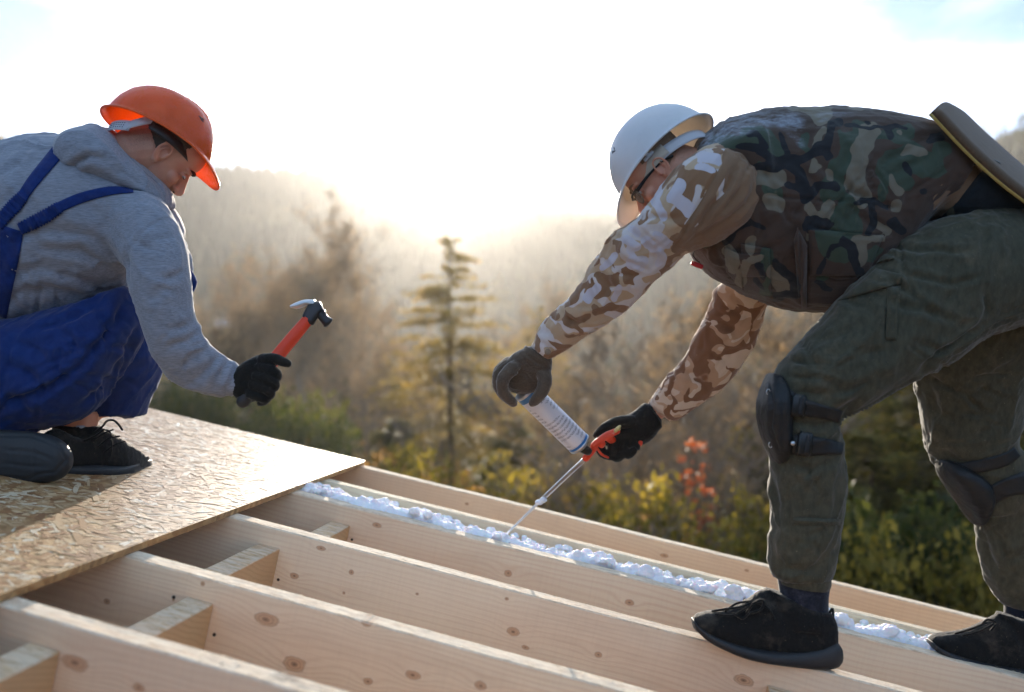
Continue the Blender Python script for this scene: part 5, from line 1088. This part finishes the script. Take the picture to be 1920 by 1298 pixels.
# trousers
V, Fq = remesh([lp(RTH, cap=.3), lp(RSH, cap=.1), lp(RT2, cap=.2)], .0050, 4)
V = wrinkle(V, Fq, .007, 7.5, 171, (.8, 0, .5), 3); V = wrinkle(V, Fq, .0024, 24, 177, (.3, 0, .9), 2.5)
def c7(*p): return [(x / 1.859 + 1280, y / 1.859 + 600) for x, y in p]
tc = [(c6((1000, 790), (1100, 810), (1220, 830), (1500, 830)), 5, .006), (c6((1130, 940), (1220, 960), (1400, 1000), (1560, 960)), 5, .006), (c6((1100, 1010), (1095, 1290)), 2.5, .003), (c6((1060, 1010), (1055, 1290)), 2.5, .003), (c6((1460, 600), (1700, 560)), 6, .004), (c6((1210, 740), (1240, 760), (1300, 780)), 8, .006), (c7((745, 0), (740, 150)), 2, .003), (c7((700, 0), (710, 150)), 2, .003), (c7((350, 120), (450, 170), (560, 190)), 3, .004),
      (c7((400, 240), (500, 270), (600, 250), (680, 200)), 8, .010), (c7((440, 200), (560, 240), (700, 200)), 8, .007), (c7((520, 330), (600, 290), (650, 240)), 7, .008), (c7((360, 350), (450, 370), (540, 360)), 6, .008), (c7((350, 500), (450, 520), (555, 490)), 7, .006), (c7((375, 540), (370, 880)), 2.5, .003), (c7((380, 690), (550, 695)), 2.5, .003), (c7((380, 712), (548, 715)), 2.5, .003), (c7((310, 540), (330, 640), (325, 740)), 6, .006), (c7((300, 800), (350, 860), (450, 880)), 8, .009), (c7((520, 800), (470, 860), (400, 880)), 8, .008),
      (c7((310, 850), (340, 890)), 5, .007), (c7((540, 560), (535, 700)), 6, .004), (c7((850, 260), (900, 330), (980, 380)), 8, .008), (c7((840, 180), (880, 260), (870, 330)), 7, .006), (c7((860, 430), (960, 430), (1060, 410)), 3, .004), (c7((880, 440), (980, 500), (1100, 500)), 7, .007), (c7((1040, 720), (1060, 800), (1100, 900)), 7, .009), (c7((1060, 690), (1110, 780), (1150, 880)), 6, .006), (c7((950, 200), (1180, 190)), 3, .003), (c7((780, 80), (860, 140)), 3, .004), (c7((820, 170), (900, 120), (1040, 20)), 5, .012), (c7((420, 90), (520, 60), (640, 10)), 8, .005)]
for k in range(14): tc.append((c7((345 + k * 13, 893 + k * 1.2), (348 + k * 13, 925 + k * 1)), 2.6, .0035))
tc += rc([(1850, 500), (1680, 560), (1520, 710)], (110, 70), 22, 45, 7, .006, 1.2) + rc([(1510, 860), (1508, 1060)], (60, 58), 12, 46, 5, .004, 1.0) + rc([(1510, 700), (1510, 800)], (60, 60), 8, 47, 5, .006) + rc([(1830, 650), (1825, 840)], (90, 70), 14, 48, 6, .006) + rc([(1880, 960), (1920, 1120)], (60, 50), 8, 49, 5, .005)
V = creases(V, Fq, tc)
tr_o, BVR = cloth('trousers', V, Fq, M_OLIVE, MR); tr_o['label'] = 'grey-olive cargo trousers with elastic cuffs'
child('cuff', lp([(1454, 1074, 1556, 1084, 2.225, .060), (1458, 1084, 1556, 1096, 2.225, .056), (1460, 1092, 1552, 1104, 2.225, .054)], cap=.05, sub=6, k=60), M_OLIVE, tr_o)
for q, of, bu in [(c6((1000, 920), (1130, 950), (1130, 1000), (800, 1090)), .002, .012), (c6((1100, 800), (1095, 870), (985, 900), (1000, 840)), .003, .014), (c6((1060, 1020), (1130, 1010), (1105, 1290), (1050, 1290)), .001, .003), (c7((385, 690), (552, 695), (550, 716), (384, 712)), .001, .002)]:
    child('pocket_flap', patch(q, BVR, of + .004, .006, 18, bu), M_OLIVE, tr_o)
# belt, hanging knee pad
V, Fq = remesh([lp([(1800, 322, 1728, 430, 2.39, .178), (1840, 330, 1762, 438, 2.395, .176), (1880, 350, 1800, 430, 2.40, .172), (1925, 375, 1850, 420, 2.40, .165)], pw=2.3)], .006, 3)
V = wrinkle(V, Fq, .003, 14, 7); be, BVB = cloth('belt', V, Fq, fabric('belt_black', (22, 26, 30), (34, 40, 46), (1, 1, 1), 60), MR)
child('belt_loop', strip([(1772, 370), (1780, 392), (1786, 414)], 15, BVB, .003, .005, 10), M_OLIVE, be)
PD = [(1736, 221, 1772, 213, 2.36, .07), (1752, 238, 1793, 225, 2.36, .10), (1790, 279, 1832, 262, 2.36, .115), (1830, 318, 1872, 297, 2.36, .118), (1880, 361, 1915, 334, 2.36, .118), (1960, 420, 1985, 388, 2.36, .11), (1985, 442, 2005, 412, 2.36, .07)]
def padgeo(o1, o2, g=0.0):
    """slab lying across the back of the hips: near edge along the lower outline, far edge along the upper one"""
    S = cat_rom([(a, b_, c, d_, f_) for a, b_, c, d_, e_, f_ in PD], 4); G1 = []
    for a, b_, c, d_, f_ in S:
        A = P(a, b_, 2.20 if f_ > .08 else 2.25); B = P(c, d_, 2.38 + f_ * .9); row = []
        for j in range(8): u = j / 7; row.append(A.lerp(B, u) + Vector((0, 0, .012 * math.sin(math.pi * u))))
        G1.append(row)
    nrm = (G1[-1][0] - G1[0][0]).cross(G1[0][-1] - G1[0][0]).normalized()
    if nrm.z < 0: nrm = -nrm
    return shell([[(p + nrm * o1, -nrm) for p in r] for r in G1], o1 - o2)
pad = child('seat_pad', padgeo(.026, .015), fabric('pad_brown_felt', (92, 72, 56), (116, 94, 74), (1, 1, 1), 120, .5, 700, .5), MR)
child('pad_edge', padgeo(.0148, .008), fabric('pad_yellow_foam', (176, 148, 82), (196, 170, 100), (1, 1, 1), 120), pad)
child('pad_strap', tp([(1824, 308, 2.235), (1836, 298, 2.235), (1852, 298, 2.24), (1873, 306, 2.25)], [.004, .005, .005, .003], flat=1.6), M_BUCK, pad)
# knee pads
def kp(rows, mat): 
    V_, F_ = remesh([lp(rows, pw=2.4, cap=.4)], .0035, 3); V_ = wrinkle(V_, F_, .0012, 40, 9); return V_, F_
kneeR = [(1441, 702, 1466, 708, 2.19, .045), (1430, 730, 1478, 735, 2.185, .066), (1422, 762, 1482, 762, 2.185, .074), (1426, 800, 1480, 796, 2.19, .070), (1436, 836, 1484, 826, 2.195, .064), (1449, 866, 1476, 858, 2.20, .045)]
V, Fq = kp(kneeR, M_PAD); V = creases(V, Fq, [([(1444, 715), (1450, 760), (1446, 800), (1462, 850)], 3, .003), ([(1468, 715), (1470, 780), (1470, 840)], 3, .003)])
k1, BK = cloth('knee_pad', V, Fq, M_PAD, MR); k1['label'] = 'black knee pad on the leading leg'
for pts, w in [([(1470, 748), (1500, 762), (1540, 772), (1577, 782)], [44, 34, 26, 22]), ([(1474, 832), (1510, 836), (1550, 838), (1581, 842)], [34, 40, 30, 20])]:
    child('strap', strip(pts, w, BVR, .004, .007, 24, 6), M_PAD, k1)
for (x, y) in ((1494, 760), (1506, 832)):
    p, d, _l = hit(BVR, x, y, 2.2); X = Vector((1, 0, -.15)).normalized(); Z = Vector((.15, 0, 1)).normalized()
    child('buckle', obox(p + Vector((0, -.011, 0)), X * .015, Vector((0, .006, 0)), Z * (.024 if y < 800 else .026), .25), M_BUCK, k1)
    child('buckle', obox(p + Vector((.0, -.016, 0)) + X * .004, X * .005, Vector((0, .004, 0)), Z * .020, .25), M_PAD, k1)
    child('rivet', ell(p + Vector((-.026, -.014, .002)), (.0055, .004, .0055), n=6), M_METAL, k1)
for (x, y) in ((1440, 735), (1444, 834)):
    p, d, _l = hit(BK, x, y, 2.15); child('eyelet', tube([p + Vector((math.cos(a) * .004, -.003, math.sin(a) * .006)) for a in np.linspace(0, 6.2, 10)], [.0011] * 2, k=6, sub=2), M_METAL, k1)
kneeR2 = [(1758, 862, 1790, 868, 2.60, .05), (1764, 890, 1822, 884, 2.595, .068), (1782, 920, 1850, 906, 2.60, .07), (1804, 952, 1856, 936, 2.61, .064), (1826, 984, 1846, 972, 2.62, .04)]
V, Fq = kp(kneeR2, M_PAD); k2, _b = cloth('knee_pad', V, Fq, M_PAD, MR); k2['label'] = 'black knee pad on the trailing leg'
for pts, w in [([(1790, 882), (1840, 874), (1885, 862), (1908, 846)], [26, 24, 24, 20]), ([(1830, 958), (1860, 930), (1890, 914), (1925, 905)], [40, 34, 34, 44])]:
    child('strap', strip(pts, w, BVR, .004, .008, 24, 6, None, 2.6), M_PAD, k2)
# socks and shoes
child('sock', lp([(1458, 1084, 1556, 1094, 2.225, .050), (1462, 1115, 1552, 1120, 2.225, .047), (1456, 1150, 1552, 1152, 2.23, .045), (1450, 1175, 1550, 1180, 2.23, .043)], cap=.1), M_SOCK, MR)
child('sock', lp([(1886, 1130, 1978, 1136, 2.69, .050), (1884, 1160, 1974, 1165, 2.69, .046), (1880, 1200, 1970, 1200, 2.69, .044)], cap=.1), M_SOCK, MR)
R1 = lambda x, y: rd(x, y, 0) + .035
def lift(secs): return [(a, b_, c, d_, R1(c, d_), h) for a, b_, c, d_, h in secs]
D0 = R1(1430, 1236)
su = [(1303, 1156, 1304, 1182, D0, .026), (1316, 1149, 1320, 1192, D0, .038), (1345, 1145, 1350, 1205, D0, .045), (1378, 1137, 1384, 1216, D0, .046), (1405, 1122, 1412, 1224, D0, .045), (1435, 1106, 1444, 1230, D0, .044), (1468, 1140, 1474, 1236, D0, .041), (1505, 1158, 1508, 1238, D0, .040), (1538, 1150, 1540, 1236, D0, .038), (1558, 1150, 1562, 1228, D0, .030)]
so = [(1299, 1160, 1302, 1178, D0, .026), (1312, 1170, 1322, 1196, D0, .042), (1345, 1186, 1352, 1212, D0, .048), (1385, 1200, 1392, 1228, D0, .050), (1430, 1210, 1436, 1238, D0, .049), (1480, 1212, 1484, 1245, D0, .047), (1525, 1206, 1528, 1250, D0, .046), (1558, 1196, 1560, 1249, D0, .042), (1571, 1206, 1573, 1240, D0, .03)]
LZ = D0 - .045
shoe(MR, su, so, [(1436, 1102, 1462, 1112, D0, .030), (1440, 1130, 1560, 1150, D0, .042), (1440, 1170, 1566, 1180, D0, .046)],
     [([(1336, 1146, LZ + .02), (1362, 1142, LZ), (1390, 1138, LZ), (1418, 1126, LZ + .005)], .0028), ([(1342, 1152, LZ + .01), (1372, 1154, LZ - .002), (1400, 1140, LZ - .002), (1424, 1124, LZ)], .0026), ([(1360, 1147, LZ + .01), (1380, 1132, LZ + .01), (1404, 1128, LZ + .01)], .0026), ([(1400, 1150, LZ), (1412, 1132, LZ - .004), (1430, 1126, LZ - .004), (1428, 1142, LZ - .004), (1408, 1150, LZ)], .003), ([(1376, 1150, LZ), (1392, 1160, LZ - .004), (1404, 1150, LZ - .004)], .0026), ([(1418, 1130, LZ), (1440, 1140, LZ), (1452, 1160, LZ + .002)], .0024), ([(1556, 1148, D0 - .01), (1561, 1142, D0 - .01), (1562, 1156, D0 - .01)], .003)], 'black knitted shoe planted on the middle rafter')
D1 = R1(1850, 1246)
su = [(1746, 1196, 1748, 1212, D1, .026), (1758, 1190, 1762, 1222, D1, .040), (1790, 1186, 1794, 1234, D1, .045), (1822, 1178, 1828, 1244, D1, .045), (1850, 1164, 1856, 1250, D1, .044), (1878, 1152, 1886, 1256, D1, .043), (1915, 1180, 1920, 1262, D1, .04), (1960, 1176, 1964, 1266, D1, .036)]
so = [(1744, 1200, 1746, 1213, D1, .028), (1758, 1208, 1764, 1228, D1, .042), (1800, 1224, 1804, 1245, D1, .048), (1850, 1238, 1856, 1260, D1, .048), (1900, 1246, 1904, 1272, D1, .046), (1965, 1250, 1968, 1280, D1, .04)]
LZ = D1 - .045
shoe(MR, su, so, [(1870, 1148, 1895, 1154, D1, .030), (1874, 1180, 1985, 1190, D1, .042), (1878, 1220, 1985, 1225, D1, .044)],
     [([(1792, 1188, LZ + .02), (1820, 1180, LZ), (1850, 1168, LZ)], .003), ([(1806, 1192, LZ + .01), (1836, 1184, LZ), (1862, 1170, LZ)], .0028), ([(1840, 1172, LZ), (1852, 1162, LZ), (1868, 1168, LZ - .004), (1858, 1182, LZ - .004)], .003)], 'black knitted shoe on the farther rafter at the picture edge')
# gloves
ga = [lp([(990, 650, 1036, 680, 2.445, .036), (962, 664, 1034, 696, 2.455, .040), (944, 684, 1032, 712, 2.475, .044), (938, 706, 1028, 722, 2.49, .045), (950, 726, 1006, 734, 2.50, .040)], pw=2.3),
      ell(P(986, 712, 2.495), (.034, .035, .030), n=8), tp([(962, 690, 2.43), (944, 710, 2.42), (943, 734, 2.43), (956, 750, 2.45), (963, 756, 2.46)], [.018, .0165, .015, .0135, .011]),
      tp([(955, 684, 2.47), (936, 702, 2.465), (935, 726, 2.47), (948, 746, 2.485)], [.018, .016, .0145, .012]),
      tp([(955, 680, 2.51), (936, 696, 2.51), (934, 718, 2.515), (946, 738, 2.52)], [.017, .015, .014, .012]),
      tp([(965, 676, 2.545), (946, 690, 2.55), (942, 712, 2.55), (952, 730, 2.55)], [.015, .014, .013, .011]),
      tp([(1014, 690, 2.445), (1022, 712, 2.43), (1016, 734, 2.43), (1004, 750, 2.44), (999, 755, 2.445)], [.020, .018, .016, .014, .011])]
V, Fq = remesh(ga, .0024, 2); V = wrinkle(V, Fq, .0012, 50, 5, (1, 0, 0), 2); V = creases(V, Fq, [([(972, 662), (1000, 690), (1032, 700)], 3, .002), ([(955, 690), (985, 700), (1004, 722)], 3, .003), ([(978, 656), (1008, 682), (1034, 688)], 2, .0015)])
g, _b = cloth('glove', V, Fq, M_GLOVEB, MR); g['label'] = 'brown-grey glove wrapped round the foam can'
child('glove_cuff', lp([(985, 648, 1034, 682, 2.445, .040), (979, 656, 1034, 690, 2.448, .042)], cap=.1), M_GLOVEB, g)
gb = [lp([(1208, 756, 1240, 800, 2.69, .036), (1182, 776, 1218, 828, 2.69, .040), (1152, 786, 1180, 842, 2.69, .038), (1126, 806, 1148, 842, 2.69, .032)], pw=2.3),
      tp([(1186, 792, 2.665), (1160, 792, 2.65), (1136, 802, 2.645), (1120, 816, 2.65)], [.019, .0165, .0145, .012]),
      tp([(1138, 815, 2.67), (1124, 832, 2.655), (1130, 850, 2.65), (1146, 856, 2.65)], [.017, .015, .0135, .011]),
      tp([(1156, 825, 2.67), (1148, 846, 2.655), (1156, 858, 2.65), (1168, 852, 2.645)], [.017, .015, .0135, .011]),
      tp([(1176, 822, 2.67), (1168, 842, 2.655), (1178, 852, 2.65), (1188, 844, 2.645)], [.016, .014, .013, .011]),
      tp([(1196, 812, 2.67), (1186, 830, 2.66), (1194, 838, 2.655)], [.015, .013, .011])]
V, Fq = remesh(gb, .0024, 2); V = wrinkle(V, Fq, .0012, 50, 5, (1, 0, 0), 2)
g, _b = cloth('glove', V, Fq, M_GLOVE, MR); g['label'] = 'black glove gripping the foam gun'
child('glove_cuff', lp([(1201, 766, 1230, 812, 2.69, .040), (1210, 757, 1241, 801, 2.69, .041)], cap=.2), M_BLACK, g)
# ------------------------------------------------------------------ foam gun with its can
gun = empty('foam_gun', P(953, 998, 2.83)); tag(gun, 'orange foam gun with silver barrel and white printed can, pointed between the double rafters', 'foam gun')
child('barrel', tp([(1100, 858, 2.62), (1060, 895, 2.68), (1014, 939, 2.745)], [.0062, .0062, .0062], k=14, cap=.3), M_METAL, gun)
child('nozzle', tp([(1018, 935, 2.74), (985, 967, 2.785), (951, 1000, 2.835)], [.0042, .0036, .0028], k=10), plain('nozzle_white', srgb(206, 210, 216), .4), gun)
child('foam_drip', join([ell(P(1011, 942, 2.735), (.012, .010, .008), n=7), ell(P(1018, 938, 2.73), (.009, .008, .009), n=7), ell(P(1022, 938, 2.74), (.006, .008, .005), n=6)]), plain('foam_white', srgb(222, 228, 238), .7), gun)
child('gun_body', join([tp([(1098, 860, 2.60), (1112, 842, 2.60), (1120, 828, 2.60)], [.0105, .0110, .0095], flat=.8), tp([(1112, 836, 2.59), (1124, 826, 2.59), (1140, 816, 2.59), (1158, 808, 2.595)], [.0085, .0095, .0105, .0085], flat=.8), ell(P(1140, 819, 2.59), (.014, .008, .011), n=8), ell(P(1128, 832, 2.595), (.010, .010, .012), n=8), tp([(1140, 820, 2.64), (1165, 836, 2.69), (1190, 837, 2.68), (1200, 831, 2.66)], [.011, .011, .010, .008])]), M_REDP, gun)
child('trigger', tp([(1118, 838, 2.60), (1128, 852, 2.605), (1140, 858, 2.62)], [.003, .0035, .003], k=8), M_REDP, gun)
child('adjusting_screw', join([tp([(1154, 808, 2.585), (1162, 800, 2.585)], [.005, .004], k=10), ell(P(1159, 804, 2.583), (.007, .005, .006), n=6)]), plain('brass', srgb(196, 176, 120), .3, Metallic=.7), gun)
child('can_adapter', tp([(1088, 838, 2.585), (1102, 846, 2.59)], [.013, .012], k=14), M_BUCK, gun)
CA, CB = P(984, 732, 2.51), P(1087, 833, 2.575); AXC = (CB - CA).normalized(); CL = (CB - CA).length
def ringcyl(prof, k=48):
    R = []; a = AXC.orthogonal().normalized(); b_ = AXC.cross(a)
    for tt, r in prof: R.append([tuple(CA + AXC * tt * CL + (a * math.cos(q) + b_ * math.sin(q)) * r) for q in np.arange(k) * 2 * math.pi / k])
    return rings_to_mesh(np.array(R), .12)
CR = .0315
t = NT('can_print'); px_ = t.n.new('ShaderNodeTexCoord').outputs['UV']; s_ = t.sep(px_)
lines = t.math('GREATER_THAN', t.math('SINE', t.math('MULTIPLY', s_[0], 2 * math.pi * 17)), .05)
txt = t.math('GREATER_THAN', t.noise(1.0, t.map((44, 120, 1), vec=px_), 2, .8), .50)
blk = t.math('GREATER_THAN', t.noise(1.0, t.map((3.2, 4, 1), vec=px_), 1, .4), .44); m_ = t.math('MULTIPLY', t.math('MULTIPLY', lines, txt), blk)
inr = t.math('MULTIPLY', t.math('GREATER_THAN', s_[0], .12), t.math('LESS_THAN', s_[0], .95)); c = t.mix(t.math('MULTIPLY', m_, t.math('MULTIPLY', inr, .8)), srgb(214, 212, 220), srgb(96, 98, 112))
c = t.mix(t.math('GREATER_THAN', s_[0], .955), c, srgb(40, 110, 176)); c = t.mix(t.math('LESS_THAN', s_[0], .08), c, srgb(60, 112, 160)); M_CAN = t.fin(c, .32, .5, Metallic=.1)
k = 48; prof = [(x, CR) for x in np.linspace(.02, .98, 12)]; a_ = AXC.orthogonal().normalized(); b_ = AXC.cross(a_); vv = []; ff = []
for i, (tt, r) in enumerate(prof):
    for j in range(k + 1): q = 2 * math.pi * j / k; vv.append(tuple(CA + AXC * tt * CL + (a_ * math.cos(q) + b_ * math.sin(q)) * r))
for i in range(len(prof) - 1):
    for j in range(k): ff.append((i * (k + 1) + j, i * (k + 1) + j + 1, (i + 1) * (k + 1) + j + 1, (i + 1) * (k + 1) + j))
me = mesh_np('can', vv, ff); uv = me.uv_layers.new(name='UVMap'); 
for l in me.loops: i = l.vertex_index; uv.data[l.index].uv = ((i // (k + 1)) / (len(prof) - 1), (i % (k + 1)) / k)
can = link('can', me, M_CAN); fixparent(can, gun)
child('can_rim', ringcyl([(-.01, CR * .9), (0, CR * 1.02), (.025, CR * 1.02), (.03, CR * .99)]), M_METAL, can); child('can_rim', ringcyl([(.97, CR * .99), (.975, CR * 1.03), (1.0, CR * 1.03), (1.01, CR * .85), (1.05, CR * .5)]), M_METAL, can)
# ------------------------------------------------------------------ expanding foam between the double rafters
t = NT('expanding_foam'); t.bump(t.noise(260, None, 4), .5, .001); M_FOAM = t.fin(t.mix(t.noise(30, None, 3), srgb(232, 234, 240), srgb(246, 247, 250)), .75, .3, Subsurface_Weight=.3, Subsurface_Scale=.01)
def foam_bead(px0, px1, dens, seed, label):
    rg = np.random.default_rng(seed); s0 = roofpt(*px0)[0]; s1 = roofpt(*px1)[0]; parts = []
    t0, t1 = RT[2][0] + .002, RT[1][0] - RT[1][1] - .002; n = int((s1 - s0) * dens)
    for i in range(n):
        s = s0 + (s1 - s0) * (i + rg.random()) / n; bump_ = .5 + .5 * math.sin(s * 21 + math.sin(s * 9) * 3)
        r = rg.uniform(.004, .015) * (.7 + .6 * bump_); tt = t0 + (t1 - t0) * rg.random() ** 1.2 * .92; zz = -.002 + rg.uniform(-.014, .010) + .016 * bump_ * (1 - (tt - t0) / (t1 - t0)) - .026 * (tt - t0) / (t1 - t0)
        parts.append(ell(roofw(s, tt + .012, zz), (r * 1.3, r * 1.1, r * .9), n=4))
    for i in range(int((s1 - s0) / .016)):
        s = s0 + .016 * i; rr = .015 + .009 * math.sin(i * .55 + math.sin(i * .21) * 3); parts.append(ell(roofw(s, t0 + (t1 - t0) * (.16 + .10 * math.sin(i * .37)), -.012), (.020, rr * 1.7, rr), n=5))
    for i in range(int((s1 - s0) / .06)):
        s = s0 + .06 * i; parts.append(ell(roofw(s + .03, (t0 + t1) / 2, -.05), (.06, .12, .024), n=5))
    V_, F_ = remesh(parts, .0033, 1); N_ = normals(V_, F_); V_ = V_ + N_ * (.004 * (.4 - np.abs(fbm(V_ * 70, 3, 4))) + .0015 * vnoise(V_ * 260, 8))[:, None]
    o = link('foam_bead', mesh_np('foam_bead', V_, F_), M_FOAM); tag(o, label, 'foam'); return o
foam_bead((575, 912), (1790, 1212), 420, 3, 'long lumpy bead of white expanding foam lying between the double rafters')
# sawdust and small chips on the rafter tops, nails
def specks():
    V = []; f = []
    for i in range(900):
        k = random.choice([0, 1, 2, 3, 3, 4, 4, 5, 5]); tf, th = RT[k]; s = random.uniform(-.95, 3); tt = random.uniform(tf - th + .002, tf - .002); a = random.uniform(0, 6.28); r = random.uniform(.0008, .0028)
        c = roofw(s, tt, .0012 + random.random() * .001); n0 = len(V)
        for j in range(3): V.append(tuple(c + AX_S * math.cos(a + j * 2.1) * r * 2 + AX_T * math.sin(a + j * 2.1) * r + AX_N * random.random() * .0015))
        f.append((n0, n0 + 1, n0 + 2))
    o = link('sawdust', mesh_np('sawdust', V, f, False), plain('sawdust_pale', srgb(214, 190, 154), .8)); tag(o, 'pale sawdust specks on the rafter tops', 'sawdust', kind='stuff')
specks()
def fuzz():
    """splinters along the sawn edges"""
    V = []; f = []
    for k in range(6):
        tf, th = RT[k]
        for i in range(1500):
            s = random.uniform(-.97, 3.0); e = random.choice([tf - .0015, tf - th + .0015]); L = random.uniform(.0015, .006); a = random.uniform(-.6, .6); n0 = len(V)
            c = roofw(s, e, -.001); d = AX_S * math.sin(a) * L + AX_N * random.uniform(.2, .9) * L + AX_T * (1 if e > tf - .01 else -1) * random.uniform(0, .5) * L
            V += [tuple(c - AX_S * .0006), tuple(c + AX_S * .0006), tuple(c + d)]; f.append((n0, n0 + 1, n0 + 2))
    o = link('splinters', mesh_np('splinters', V, f, False), plain('splinter_pale', srgb(220, 190, 150), .8)); o['kind'] = 'stuff'; o.parent = frame; o.location = -ORG
fuzz()
